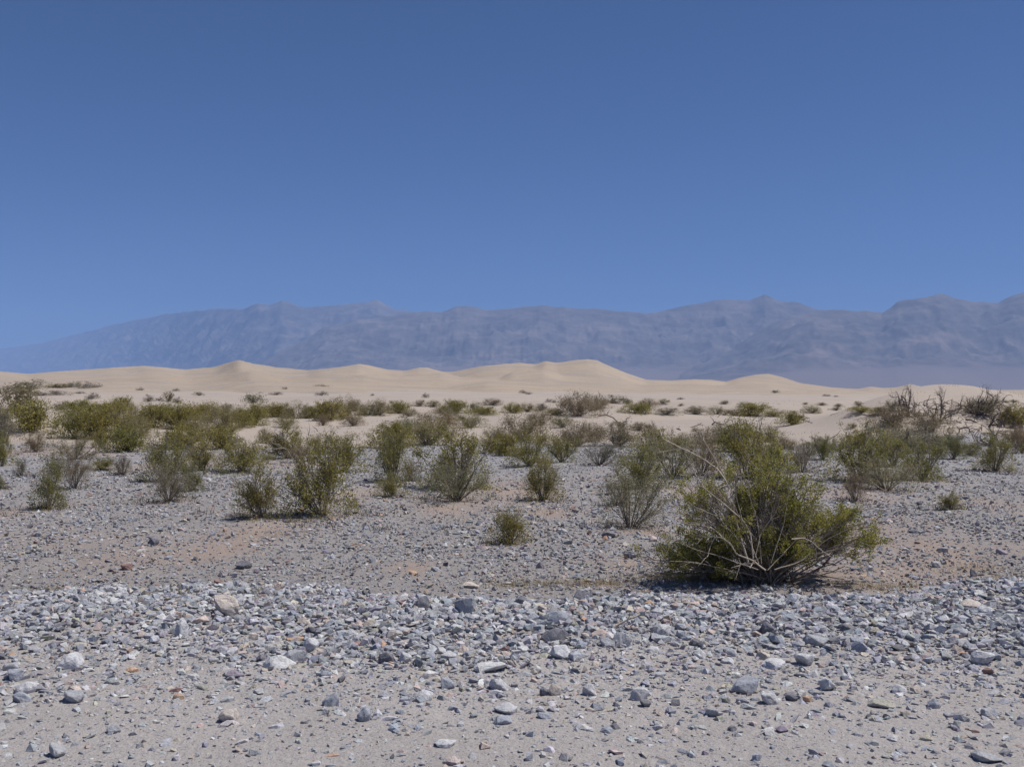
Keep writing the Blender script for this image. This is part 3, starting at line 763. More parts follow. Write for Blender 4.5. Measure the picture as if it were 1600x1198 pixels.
# (pixel x, base row, width, height, kind, label or None)
G, X_, Y_, B_ = 'green', 'mixed', 'grey', 'brown'
BUSH = [
 # on the gravel plain
 (75, 795, 58, 80, G, 'upright olive bush with pale lower stems on gravel near the left edge'),
 (117, 764, 46, 56, B_, 'brownish bush touching the upright olive bush near the left edge'),
 (262, 783, 62, 56, Y_, 'scraggy half-bare bush at the foot of a wide green thicket, left side'),
 (300, 768, 40, 46, G, 'small bright green bush right of the scraggy half-bare bush'),
 (255, 752, 66, 70, G, 'dense green bush forming the left end of the wide thicket'),
 (318, 735, 58, 55, G, 'green bush in the middle of the wide left thicket'),
 (378, 738, 66, 62, G, 'green bush ending the wide left thicket on its right'),
 (412, 808, 64, 74, G, 'bright bush beside a patch of orange soil, left of the tall pale-stemmed bush'),
 (505, 806, 92, 112, G, 'tall vase-shaped bush with many pale stems and a shadow on orange soil'),
 (538, 738, 62, 68, G, 'darker green bush right behind the tall vase-shaped bush'),
 (497, 708, 46, 34, X_, 'low bush behind the left shoulder of the vase-shaped bush'),
 (452, 716, 60, 60, G, 'leaning green bush on the sand edge left of the vase-shaped bush'),
 (466, 722, 36, 34, B_, 'small brown bush at the foot of the leaning green bush'),
 (56, 706, 30, 34, B_, 'little dark-stemmed bush on gravel under the big round bush, far left'),
 (114, 718, 62, 46, X_, 'spreading dull bush below the large left thicket'),
 (156, 699, 24, 30, G, 'narrow vase-shaped bush below the large left thicket'),
 (196, 706, 58, 44, G, 'olive bush at the lower right corner of the large left thicket'),
 (190, 742, 26, 36, B_, 'dry brown sprig on gravel between two green bushes, left'),
 (157, 734, 36, 24, G, 'low pale green tuft on gravel, left'),
 (34, 744, 24, 26, Y_, 'faint greyish tuft on gravel near the left edge'),
 (4, 728, 34, 60, G, 'green bush cut by the left photo edge at mid height'),
 (2, 764, 16, 22, G, 'small bush cut by the left photo edge on the gravel'),
 (612, 776, 44, 34, G, 'small leafy clump on gravel with a taller bush right behind'),
 (614, 752, 52, 76, G, 'tall yellow-green bush rising behind the small leafy clump'),
 (641, 752, 26, 32, B_, 'bare twiggy seedling right of the yellow-green bush'),
 (713, 782, 108, 60, X_, 'skirt of bare grey twigs under the widest middle bush'),
 (713, 764, 112, 92, G, 'widest green bush in the middle, broad crown on dark stems'),
 (768, 708, 34, 28, G, 'small green bush right of the widest middle bush'),
 (797, 849, 58, 52, G, 'smallest leafy bush alone on open gravel, lowest in the middle'),
 (847, 782, 56, 62, G, 'yellow-green bush with reddish bare base on gravel, centre right'),
 (828, 728, 74, 62, G, 'olive bush behind the yellow-green bush with reddish base'),
 (878, 722, 40, 46, G, 'narrow green bush between a round grey bush and an olive bush'),
 (936, 727, 66, 40, Y_, 'pale wispy bush on the gravel edge below the round grey-green bushes'),
 (985, 824, 84, 92, X_, 'scraggy open bush with dark trunk left of the biggest bush'),
 (962, 790, 46, 44, X_, 'sparse left half of the scrub behind the scraggy open bush'),
 (1003, 762, 76, 60, G, 'green bush between the scraggy open bush and the sand'),
 (1052, 745, 84, 66, X_, 'dull green bush behind the bleached arching branches'),
 (1028, 716, 72, 50, G, 'green bush with sand just behind it, above the arching branches'),
 (1095, 742, 54, 52, B_, 'brown leggy bush under the bleached arching branches'),
 (1166, 748, 90, 88, G, 'tall green bush directly behind the biggest bush'),
 (1205, 740, 56, 60, G, 'bush behind the right shoulder of the biggest bush'),
 (1252, 738, 44, 54, Y_, 'grey bush with one upright white stick in it'),
 (1342, 750, 84, 76, G, 'green bush on the left of the thicket below the sand mound'),
 (1386, 766, 92, 54, X_, 'pale-twigged spreading bush in front of the thicket below the mound'),
 (1440, 750, 84, 62, G, 'green bush on the right of the thicket below the sand mound'),
 (1395, 728, 70, 56, G, 'dark green bush in the middle of the thicket below the mound'),
 (1335, 784, 34, 48, B_, 'brown sprig in front of the thicket on reddish soil'),
 (1490, 717, 34, 44, G, 'small green bush under a bleached stump on the mound'),
 (1555, 735, 58, 66, G, 'round green bush with narrow stem base right of the mound'),
 (1517, 712, 34, 24, Y_, 'low pale shrub left of the round green bush by the mound'),
 (1487, 796, 30, 26, G, 'tiny yellowish plant alone on gravel at the right'),
 (1597, 708, 30, 46, B_, 'brown shrub cut by the right photo edge'),
 # at the sand edge
 (50, 674, 66, 54, G, 'big round olive bush on sand at the far left'),
 (22, 640, 56, 32, X_, 'dark bush on the sand rise in the upper left corner of the scrub'),
 (8, 692, 40, 52, Y_, 'grey-brown bush cut by the left edge below the round bush'),
 (4, 655, 30, 24, Y_, 'small grey bush cut by the left edge above the others'),
 (118, 684, 58, 46, G, 'left bush of the large dark thicket on sand'),
 (156, 686, 58, 58, G, 'tall central bush of the large dark thicket on sand'),
 (195, 682, 60, 52, X_, 'right bush of the large dark thicket on sand'),
 (243, 668, 46, 40, G, 'bush right of the large dark thicket beside bare bright sand'),
 (283, 670, 50, 44, G, 'bush at the right end of the bright sand patch'),
 (304, 690, 54, 46, X_, 'dull bush at the back of the wide left thicket'),
 (345, 672, 60, 44, X_, 'bush at the back of the wide left thicket, beside open sand'),
 (340, 702, 56, 40, G, 'bush tucked between the front and back of the wide left thicket'),
 (668, 695, 70, 42, X_, 'grey-green bush left of the feathery bush, middle'),
 (612, 700, 56, 44, G, 'green bush at the gravel edge, left end of the middle thicket'),
 (640, 676, 50, 28, X_, 'low bush at the back of the middle thicket'),
 (685, 682, 62, 44, B_, 'feathery brown-tipped bush at the back of the middle thicket'),
 (815, 690, 72, 48, Y_, 'grey wind-swept bush with branches poking left onto sand'),
 (797, 712, 36, 40, G, 'green bush at the front of the grey wind-swept bush'),
 (903, 697, 50, 42, Y_, 'round dark grey bush left of the wide round grey-green bush'),
 (963, 697, 68, 44, Y_, 'wide round grey-green bush with bright sand at its foot'),
 (1017, 690, 30, 32, Y_, 'small grey bush right of the wide round grey-green bush'),
 (1106, 700, 54, 36, Y_, 'grey bush on sand above the bleached branches'),
 (1158, 705, 62, 50, G, 'pointed green bush standing against open sand, centre right'),
 (1229, 702, 46, 20, B_, 'low dark brown shrub at the sand edge, right of the pointed bush'),
 (1286, 718, 36, 42, G, 'green bush left of the mound thicket at the sand edge'),
 (1262, 712, 28, 30, X_, 'small bush between a low brown shrub and a green bush'),
 (1425, 708, 84, 44, Y_, 'dark grey tangle at the left foot of the sand mound'),
 (1388, 700, 64, 44, X_, 'olive bush climbing the left flank of the sand mound'),
 (1398, 666, 58, 36, Y_, 'grey-brown bush under the leftmost dead tree'),
 (1455, 676, 54, 36, Y_, 'grey twiggy bush at the foot of the middle dead tree'),
 (1590, 662, 46, 32, G, 'dark green shrub on the mound by the right edge'),
 (1537, 646, 66, 28, Y_, 'hazy grey twig mass around the right dead tree'),
]
BAND = [  # shrubs farther out on the sand
 (135, 664, 50, 34, G), (178, 660, 52, 36, G), (214, 684, 44, 38, X_), (262, 655, 46, 27, G), (300, 656, 44, 26, G), (326, 654, 44, 28, G), (376, 668, 40, 32, G), (288, 702, 60, 42, G), (97, 640, 22, 12, Y_), (405, 648, 30, 18, X_),
 (448, 668, 34, 20, X_), (575, 648, 34, 20, X_), (640, 650, 24, 12, Y_), (700, 655, 36, 20, X_), (735, 668, 46, 26, X_), (770, 690, 34, 24, X_), (845, 664, 40, 26, Y_), (880, 668, 30, 22, X_), (925, 690, 44, 32, Y_), (1000, 672, 30, 14, Y_), (1065, 700, 40, 26, X_), (1130, 690, 44, 30, Y_), (1202, 690, 40, 30, X_),
 (1310, 705, 36, 24, X_), (1470, 702, 36, 24, G), (1345, 700, 44, 30, G), (1580, 690, 36, 22, Y_),
 (125, 643, 50, 20, G), (190, 645, 34, 27, G), (215, 655, 30, 22, X_), (352, 643, 18, 14, Y_), (368, 660, 46, 30, X_), (398, 630, 26, 13, X_), (398, 664, 34, 36, G), (415, 692, 20, 26, B_),
 (430, 651, 44, 24, G), (462, 654, 42, 30, X_), (490, 652, 34, 20, G), (518, 656, 46, 34, G), (540, 654, 48, 38, X_), (556, 642, 20, 20, Y_), (505, 665, 16, 20, B_), (592, 648, 46, 27, X_), (624, 646, 34, 22, G), (552, 665, 34, 18, B_),
 (655, 634, 18, 10, Y_), (677, 635, 20, 11, X_), (713, 645, 40, 22, G), (742, 644, 24, 18, X_), (757, 648, 36, 14, G), (769, 633, 27, 12, Y_), (688, 645, 28, 11, Y_), (800, 645, 26, 17, G), (824, 642, 34, 14, X_), (845, 641, 22, 12, Y_),
 (903, 649, 64, 40, Y_), (930, 640, 44, 24, Y_), (866, 648, 24, 11, G), (962, 630, 34, 11, Y_), (981, 631, 13, 9, X_), (994, 644, 42, 16, G), (1012, 636, 28, 15, Y_), (1036, 631, 22, 9, X_), (1040, 647, 38, 11, Y_),
 (1064, 634, 9, 4, B_), (1089, 647, 38, 14, Y_), (1119, 647, 24, 14, X_), (1148, 649, 34, 12, Y_), (1181, 650, 52, 22, G), (1165, 636, 24, 9, X_), (1132, 631, 14, 6, Y_), (1213, 651, 32, 12, X_),
 (1237, 664, 34, 24, G), (1268, 645, 28, 14, X_), (1283, 633, 16, 5, Y_), (1311, 635, 13, 5, Y_), (1342, 634, 14, 8, Y_), (1346, 643, 34, 9, G), (1306, 641, 14, 6, Y_), (1374, 647, 24, 11, G), (1395, 641, 22, 18, Y_), (1331, 669, 17, 10, X_),
 (20, 616, 34, 11, Y_), (45, 608, 40, 12, X_), (42, 615, 26, 8, G)]
SPECK = [(90, 608, 22, 7, G), (115, 607, 24, 9, X_), (139, 609, 26, 11, Y_), (168, 604, 27, 9, X_), (222, 602, 18, 10, Y_), (219, 611, 9, 5, Y_), (62, 618, 34, 5, Y_), (92, 617, 26, 6, B_),
 (145, 623, 15, 8, Y_), (125, 615, 12, 3, Y_), (183, 606, 18, 4, Y_), (205, 609, 6, 3, Y_), (233, 627, 13, 9, Y_), (262, 627, 14, 13, X_), (277, 629, 12, 7, Y_), (249, 626, 8, 5, Y_), (310, 618, 12, 5, X_), (357, 603, 10, 4, Y_), (333, 602, 6, 3, Y_), (275, 611, 8, 4, Y_),
 (426, 603, 7, 3, Y_), (431, 617, 16, 4, B_), (444, 613, 9, 7, X_), (466, 608, 12, 4, Y_), (500, 609, 21, 7, X_), (503, 618, 14, 6, Y_), (593, 604, 10, 5, X_), (582, 618, 4, 3, Y_), (665, 621, 8, 6, Y_),
 (817, 614, 9, 4, Y_), (826, 616, 8, 3, Y_), (829, 606, 7, 2, Y_), (858, 628, 9, 5, Y_), (866, 629, 5, 4, Y_), (1212, 614, 9, 4, X_), (1291, 619, 9, 3, Y_), (1306, 620, 6, 2, Y_), (1571, 628, 10, 3, Y_), (1585, 628, 12, 4, X_), (1063, 624, 8, 3, Y_), (1258, 632, 8, 4, Y_)]

rk = random.Random(5)
def place(px, py, w, h, kind, label, cat='bush', group=None):
    x, y, z = hit(px, py, 12.5)
    wm, hm = w * y / F * (1.1 if y > 95 else .93 if y > 30 else .86), h * y / F * (1.12 if y > 95 else .84 if y > 30 else 1)
    bank = NEAR if y < 38 else MID if y < 95 else FAR
    pr = rk.choice(bank[kind])
    name = {'green': 'creosote_bush', 'mixed': 'desert_bush', 'grey': 'grey_scrub_bush', 'brown': 'dry_brush'}[kind]
    if bank is FAR:
        me, ex, ez = pr; o = link(name, me)
    else:
        ms, ml, ex, ez = pr
        o = bpy.data.objects.new(name, None); COL.objects.link(o); o.empty_display_size = .2
        link('stem', ms, o); link('foliage', ml, o)
    o.location = (x, y, z - .02 * hm)
    sx = wm / ex * 1.05
    o.scale = (sx, sx * rk.uniform(.85, 1.1), hm / ez * 1.04); o.rotation_euler = (rk.uniform(-.09, .09), rk.uniform(-.13, .13), rk.uniform(0, 6.28))
    if abs(o.scale[0] / o.scale[2]) > 2.2: o.scale[1] = o.scale[0]
    return tag(o, label, cat, group)

for b in BUSH: place(*b, group='desert bushes')
CW = {'green': 'olive green', 'mixed': 'dull green', 'grey': 'grey-brown', 'brown': 'dry brown'}
SECT = [(0, 'below the leftmost low dune'), (250, 'below the left peaked dune'), (470, 'below the second small dune peak'), (640, 'below the dip left of the highest dune'), (780, 'below the highest dune'),
        (950, 'below the falling flank of the highest dune'), (1100, 'below the rounded dune right of centre'), (1255, 'on sand left of the dead trees'), (1400, 'behind the dead trees')]
ORD = ['first', 'second', 'third', 'fourth', 'fifth', 'sixth', 'seventh', 'eighth', 'ninth', 'tenth', 'eleventh', 'twelfth', 'thirteenth', 'fourteenth', 'fifteenth']
def autolabel(rows, word):
    by = {}
    for b in sorted(rows, key=lambda b: b[0]):
        s = [t for a, t in SECT if b[0] >= a][-1]; by.setdefault((s, b[4]), []).append(b)
    out = []
    for (s, kd), bs in by.items():
        for i, b in enumerate(bs):
            lab = f'{CW[kd]} {word} {s}'
            if len(bs) > 1: lab = f'{CW[kd]} {word} {s}, {ORD[i]} of that colour'
            out.append((*b, lab))
    return out
for b in autolabel(BAND, 'shrub'): place(*b, cat='shrub', group='shrubs scattered on the sand')
for b in autolabel(SPECK, 'tiny shrub'): place(*b, cat='shrub', group='tiny shrubs at the foot of the dunes')

# ------------------------------------------------------------------ the biggest bush, with its bleached branches
def big_bush():
    HY = 13.4
    def P(px, py, dy=0.): yy = HY + dy; return np.array([(px - 800) / F * yy, yy, EYE - (py - HOR) * yy / F])
    base = P(1195, 912); base[2] = float(ground_z(base[0], base[1]))
    root = bpy.data.objects.new('creosote_bush', None); COL.objects.link(root); root.location = tuple(base)
    tag(root, 'biggest bush, sprawling green with bleached arching branches, just behind the gravel berm', 'bush', 'desert bushes')
    r = np.random.RandomState(77); polys = []; tw = []
    # crown targets: centres (px, py) and spread the stems reach for
    tg = [(1078, 768, 14, 18), (1105, 795, 22, 26), (1150, 765, 20, 24), (1203, 716, 16, 16), (1240, 775, 22, 28), (1012, 866, 12, 12), (1035, 885, 18, 12), (1062, 872, 24, 18), (1080, 825, 22, 30), (1095, 855, 26, 28), (1125, 830, 26, 28),
          (1120, 775, 20, 20), (1150, 850, 30, 30), (1165, 800, 26, 36), (1182, 748, 22, 22), (1205, 790, 28, 36), (1226, 748, 20, 24), (1235, 830, 28, 30), (1258, 792, 20, 30), (1264, 752, 12, 20), (1210, 870, 34, 20), (1255, 872, 26, 16),
          (1280, 825, 16, 20), (1322, 815, 20, 12), (1350, 832, 18, 14), (1368, 842, 10, 8), (1312, 845, 16, 12), (1340, 803, 14, 8), (1298, 800, 10, 12)]
    wts = np.array([1.9, 2.2, 2.0, 1.5, 1.8, 1.2, 1.2, 1.5, 1.7, 1.2, 1.3, 1.6, 1.1, 1.8, 1.4, 1.7, 1.5, 1.1, 1.6, 1.0, .8, .7, 1.0, 1.3, 1.0, .6, .9, .7, .6]); wts /= wts.sum()
    for i in range(230):
        a, b, sx, sy = tg[r.choice(len(tg), p=wts)]
        end = P(a + r.normal(0, sx * .55), b + r.normal(0, sy * .55), r.normal(0, .45)) - base
        st = np.array([r.normal(0, .16), r.normal(0, .12), 0.0])
        mid = st * .5 + end * .5 + np.array([end[0] * -.12, 0, .06 * abs(end[0])]) + r.normal(0, .05, 3)
        if end[2] < .25: end[2] = .12 + r.uniform(0, .2)
        t = np.linspace(0, 1, 9)[:, None]
        pts = (1 - t) ** 2 * st + 2 * t * (1 - t) * mid + t * t * end + np.cumsum(r.normal(0, .012, (9, 3)), 0)
        pts[0, 2] = -.03
        polys.append((pts, np.linspace(.012, .003, 9) * r.uniform(.5, 1.1)))
        for k in range(7):
            q = r.uniform(.4, 1) * 8; i0 = min(int(q), 7); p = pts[i0] + (pts[i0 + 1] - pts[i0]) * (q - i0)
            d = (pts[i0 + 1] - pts[i0]); d = d / np.linalg.norm(d) + r.normal(0, .6, 3) + np.array([0, 0, .25])
            s, _ = wander(r, p, d, r.uniform(.12, .38), 4, .2, .05); polys.append((s, np.linspace(.0055, .002, 5))); tw.append(s)
            s2, _ = wander(r, s[2], d + r.normal(0, .7, 3), r.uniform(.08, .2), 3, .2, .05); polys.append((s2, np.linspace(.0035, .0015, 4))); tw.append(s2)
    st = tubes(polys, 4)
    link('stem', mesh_np('stem', st[0], st[1], 4, smooth=True, mats=[M_BARK]), root)
    cc = []
    for s in tw:
        for t in r.uniform(.1, 1, 3):
            q = t * (len(s) - 1); i0 = min(int(q), len(s) - 2); cc.append(s[i0] + (s[i0 + 1] - s[i0]) * (q - i0))
    cc = np.array(cc)
    dn = vnoise(cc[:, 0] * 3.2 + 9, cc[:, 2] * 3.2 + cc[:, 1] * 2, 8); cc = cc[(dn > .44) & (cc[:, 2] > .02)]
    n = 88000; idx = r.randint(0, len(cc), n); C = cc[idx] + r.normal(0, .028, (n, 3)); C[:, 2] = np.abs(C[:, 2])
    pal = GREEN; ci = r.randint(0, len(pal), len(cc)); cl = pal[ci][idx] * r.uniform(.8, 1.3, (n, 1)); cl *= np.array([1.32, 1.28, 1.0])
    lv = leaves(r, C, .027, cl, 2.0)
    link('foliage', mesh_np('foliage', lv[0], lv[1], 4, col=lv[2], mats=[M_LEAF]), root)
    # bleached branches, each a part
    DB = [([(1178, 880), (1172, 830), (1160, 812), (1128, 785), (1100, 762), (1090, 745), (1083, 730), (1078, 716)], .018, -.5),
          ([(1170, 880), (1152, 820), (1147, 800), (1146, 776), (1136, 752), (1120, 730), (1095, 714), (1065, 700), (1045, 690), (1036, 684), (1034, 670)], .021, -.45),
          ([(1065, 700), (1046, 704), (1024, 708)], .010, -.45),
          ([(1146, 780), (1138, 760), (1130, 735), (1115, 710), (1103, 690), (1098, 674)], .016, -.4),
          ([(1196, 890), (1176, 875), (1150, 865), (1140, 848), (1128, 840), (1117, 837), (1108, 852), (1105, 868)], .017, -.8),
          ([(1117, 837), (1100, 838), (1088, 850)], .009, -.8),
          ([(1180, 880), (1160, 882), (1145, 888)], .012, -.85), ([(1172, 888), (1178, 878), (1185, 874)], .012, -.85),
          ([(1090, 818), (1070, 816), (1050, 822), (1028, 828)], .008, -.6), ([(1128, 838), (1115, 826), (1095, 818), (1070, 816)], .010, -.6),
          ([(1236, 842), (1255, 841), (1268, 846), (1280, 858), (1302, 871)], .014, -.6),
          ([(1197, 830), (1198, 785), (1192, 765), (1188, 740), (1191, 712)], .011, .1), ([(1196, 775), (1202, 752), (1203, 737)], .009, .1),
          ([(1160, 812), (1150, 770), (1140, 745)], .009, -.2), ([(1185, 880), (1165, 830), (1150, 790), (1128, 768), (1112, 738)], .010, -.4), ([(1190, 880), (1185, 820), (1172, 775), (1170, 735), (1160, 705)], .010, -.3),
          ([(1205, 880), (1225, 820), (1232, 775), (1246, 738)], .009, -.3), ([(1200, 890), (1240, 850), (1262, 810), (1290, 782)], .009, -.4), ([(1185, 890), (1130, 872), (1085, 860), (1050, 846)], .009, -.6), ([(1160, 850), (1120, 805), (1085, 790), (1060, 770)], .008, -.5),
          ([(1210, 890), (1250, 880), (1290, 846), (1330, 826)], .010, -.5), ([(1180, 870), (1190, 830), (1214, 800), (1222, 770)], .008, -.5), ([(1095, 880), (1080, 876), (1062, 884)], .008, -.7)]
    for pts, rad, dy in DB:
        q = np.array([P(a, b, dy - .35 + .12 * math.sin(i * 1.3)) for i, (a, b) in enumerate(pts)]) - base
        t = np.arange(len(q)); tt = np.linspace(0, len(q) - 1, len(q) * 3)
        q = np.stack([np.interp(tt, t, q[:, k]) for k in range(3)], -1) + np.cumsum(r.normal(0, .003, (len(tt), 3)), 0)
        tws = [(q, np.linspace(rad * .62, rad * .22, len(q)))]
        for k in range(max(3, len(q) // 4)):
            j = r.randint(len(q) // 3, len(q)); dd = q[j] - q[j - 1]; dd = dd / (np.linalg.norm(dd) + 1e-9) + r.normal(0, .6, 3)
            sg, _ = wander(r, q[j], dd, r.uniform(.08, .30), 5, .28, 0); tws.append((sg, np.linspace(rad * .22, rad * .07, 6)))
        v, f = tubes(tws, 5)
        b = link('bare_branch', mesh_np('bare_branch', v, f, 4, smooth=True, mats=[M_PALE]), root); b['label'] = 'bleached bare branch'
    for pts, rad, dy in (([(1230, 908), (1262, 897), (1285, 885), (1303, 864), (1322, 850), (1345, 838)], .018, -.4), ([(1240, 912), (1275, 900), (1300, 893), (1320, 884)], .012, -.5), ([(1262, 897), (1290, 900), (1318, 905)], .009, -.5), ([(1285, 885), (1305, 880), (1322, 870)], .009, -.4)):
        q = np.array([P(a, b, dy) for a, b in pts]) - base; q[:, 2] = np.maximum(q[:, 2], -.02)
        v, f = tubes([(q, np.linspace(rad, rad * .5, len(q)))], 5)
        b = link('bare_branch', mesh_np('bare_branch', v, f, 4, smooth=True, mats=[M_DARK]), root); b['label'] = 'dark bare branch near the ground'
big_bush()

# ------------------------------------------------------------------ dead trees and fallen wood
def dead_tree(px, py, w, h, seed, label, mat, fine=1.0, ymin=30):
    x, y, z = hit(px, py, ymin); wm, hm = w * y / F, h * y / F
    r = np.random.RandomState(seed); big, small = [], []
    for i in range(7):
        az = r.uniform(0, 6.28); d = np.array([math.cos(az) * .75, math.sin(az) * .4, .75])
        pts, dd = wander(r, np.array([r.normal(0, .05), r.normal(0, .05), -.05]), d, r.uniform(.7, 1.05), 7, .28, .04)
        pts[:, 2] = np.abs(pts[:, 2]) - .05; big.append((pts, np.linspace(.040, .012, 8)))
        for k in range(6):
            j = r.randint(2, 8); s, sdir = wander(r, pts[j], dd + r.normal(0, .7, 3), r.uniform(.22, .5), 5, .30, .05); big.append((s, np.linspace(.015, .005, 6)))
            for m in range(int(9 * fine)):
                s2, _ = wander(r, s[r.randint(1, 6)], sdir + r.normal(0, .8, 3), r.uniform(.10, .28), 4, .3, .03); small.append((s2, np.linspace(.006, .0025, 5)))
    v, f = tubes(big, 5); v2, f2 = tubes(small, 3)
    a = np.concatenate([v, v2]); ex = np.percentile(a[:, 0], 98) - np.percentile(a[:, 0], 2); ez = np.percentile(a[:, 2], 98)
    o = bpy.data.objects.new('dead_tree', None); COL.objects.link(o); o.location = (x, y, z)
    link('trunk', mesh_np('trunk', v, f, 4, smooth=True, mats=[mat]), o); link('crown', mesh_np('crown', v2, f2, 4, mats=[mat]), o)
    s = wm / ex; o.scale = (s, s, hm / ez)
    tag(o, label, 'dead tree', 'dead trees on the sand mound')
dead_tree(1424, 652, 64, 44, 3, 'leftmost dead tree, dark arching limbs against the dunes', M_DARK)
dead_tree(1466, 660, 46, 50, 4, 'middle dead tree, upright twiggy limbs at the mound', M_DARK)
dead_tree(1527, 648, 66, 40, 5, 'right dead tree on the mound top, twisted limbs crossing the mountain base', M_DARK)
dead_tree(1568, 668, 44, 36, 6, 'low broken dead tree on the right slope of the mound', M_DARK, .6)
dead_tree(1548, 696, 56, 28, 7, 'arched dead brush over the round green bush', M_DARK, .8)
dead_tree(1592, 688, 34, 24, 8, 'dead brush at the right photo edge below the mound', M_DARK, .8)

def log(px, pts, rad, label, mat, name='driftwood', cat='dead branch', lift=.02, forks=2, seed=0):
    """pts: pixel polyline on the ground"""
    r = np.random.RandomState(seed)
    x0, y0, z0 = hit(*px, 6 if px[1] > 900 else 20)
    q = []
    for a, b in pts: q.append([(a - px[0]) * y0 / F, r.uniform(-.1, .1) * (1 if y0 > 20 else .2), (px[1] - b) * y0 / F + lift])
    q = np.array(q); rad = rad * .7; polys = [(q, np.linspace(rad, rad * .45, len(q)))]
    for k in range(forks):
        j = r.randint(1, len(q)); s, _ = wander(r, q[j], np.array([r.normal(0, .6), r.normal(0, .5), .35]), rad * r.uniform(6, 11), 4, .3, -.02); polys.append((s, np.linspace(rad * .5, rad * .2, 5)))
    v, f = tubes(polys, 5); o = link(name, mesh_np(name, v, f, 4, smooth=True, mats=[mat])); o.location = (x0, y0, z0)
    tag(o, label, cat, 'dead wood lying about')
log((968, 661), [(935, 650), (948, 649), (958, 653), (964, 659), (972, 661), (979, 657), (978, 655)], .07, 'curled dark branch on the sand above the wide round grey-green bush', M_DARK, seed=1)
log((1058, 672), [(1057, 670), (1063, 672), (1064, 674)], .06, 'short dark stub on the sand left of a lying stick', M_DARK, seed=2)
log((1090, 668), [(1075, 669), (1084, 667), (1092, 664), (1096, 661)], .05, 'thin dark stick lying on the sand above the arching branches', M_DARK, seed=3)
log((1124, 664), [(1113, 664), (1117, 660), (1124, 662), (1132, 664)], .08, 'forked black stump on the sand left of the pointed green bush', M_DARK, forks=3, seed=4)
log((1136, 649), [(1130, 648), (1135, 647), (1139, 643)], .09, 'black stump among grey shrubs below the rounded dune', M_DARK, seed=5)
log((1350, 652), [(1338, 650), (1346, 648), (1357, 650), (1363, 648), (1376, 651)], .06, 'long dark branch lying on the sand left of the dead trees', M_DARK, forks=4, seed=6)
log((1362, 680), [(1349, 680), (1358, 676), (1364, 674), (1367, 679)], .07, 'arched dark branch at the sand edge behind the mound thicket', M_DARK, seed=7)
log((1437, 669), [(1434, 671), (1437, 667), (1441, 663)], .10, 'white bleached stub sticking out of the grey tangle', M_PALE, forks=0, seed=8)
log((1497, 680), [(1496, 682), (1500, 676), (1499, 670), (1495, 668)], .12, 'white bleached stump above the small green bush on the mound', M_PALE, forks=1, seed=9)
log((1508, 676), [(1500, 671), (1508, 668), (1515, 671), (1516, 676)], .07, 'hooked dark branch beside the white stump', M_DARK, seed=10)
log((1519, 660), [(1508, 656), (1516, 657), (1524, 660), (1528, 661)], .09, 'black log lying on the bare sand of the mound', M_DARK, forks=0, seed=11)
log((1500, 650), [(1488, 648), (1498, 645), (1508, 650)], .05, 'dark twiggy branch at the foot of the right dead tree', M_DARK, forks=5, seed=12)
log((1549, 668), [(1546, 668), (1550, 660), (1554, 652), (1562, 646)], .10, 'bent brown limb rising from the right slope of the mound', M_DARK, forks=2, seed=13)
log((1265, 662), [(1255, 656), (1264, 660), (1272, 662)], .04, 'thin twigs on sand right of the bushy shrub, centre right', M_DARK, forks=5, seed=14)
log((1246, 733), [(1246, 735), (1245, 722), (1244, 712), (1243, 704)], .022, 'upright white stick standing in the grey bush', M_PALE, forks=0, seed=15)
log((937, 620), [(937, 622), (937, 616), (935, 611)], .10, 'thin bare snag sticking up behind the round grey-brown scrub', M_DARK, forks=1, seed=16)
log((985, 982), [(958, 990), (968, 984), (980, 977), (992, 972), (1000, 969)], .016, 'splintered piece of driftwood among the berm stones', M_PALE, name='driftwood', cat='driftwood', lift=.05, forks=3, seed=17)
log((612, 662), [(600, 662), (612, 660), (625, 662)], .03, 'thin dead twigs on sand behind the middle thicket', M_DARK, forks=6, seed=18)

# ------------------------------------------------------------------ dry grass and twig litter
def tufts(name, label, cat, spots, per, blade, col, mat, seed):
    r = np.random.RandomState(seed); C, H = [], []
    for x, y, rad, k in spots:
        n = int(per * k); a = r.normal(0, rad, (n, 2)) * np.array([1, .5]); C.append(np.stack([x + a[:, 0], y + a[:, 1]], -1))
    C = np.concatenate(C); z = ground_z(C[:, 0], C[:, 1]); n = len(C)
    B = np.stack([C[:, 0], C[:, 1], z - .005], -1); L = blade * r.uniform(.4, 1.2, n)
    d = np.stack([r.normal(0, .5, n), r.normal(0, .5, n), np.ones(n)], -1); d /= np.linalg.norm(d, axis=1)[:, None]
    s = np.stack([r.normal(size=n), r.normal(size=n), np.zeros(n)], -1); s /= np.linalg.norm(s, axis=1)[:, None]
    w = (blade * .05) * s; T = B + d * L[:, None]
    V = np.stack([B - w, B + w, T + w * .2, T - w * .2], 1).reshape(-1, 3)
    c = np.array(col)[r.randint(0, len(col), n)] * r.uniform(.8, 1.2, (n, 1))
    tag(link(name, mesh_np(name, V, np.arange(4 * n).reshape(-1, 4), 4, col=np.repeat(c, 4, 0), mats=[mat])), label, cat, kind='stuff')
rg = np.random.RandomState(3); sp = []
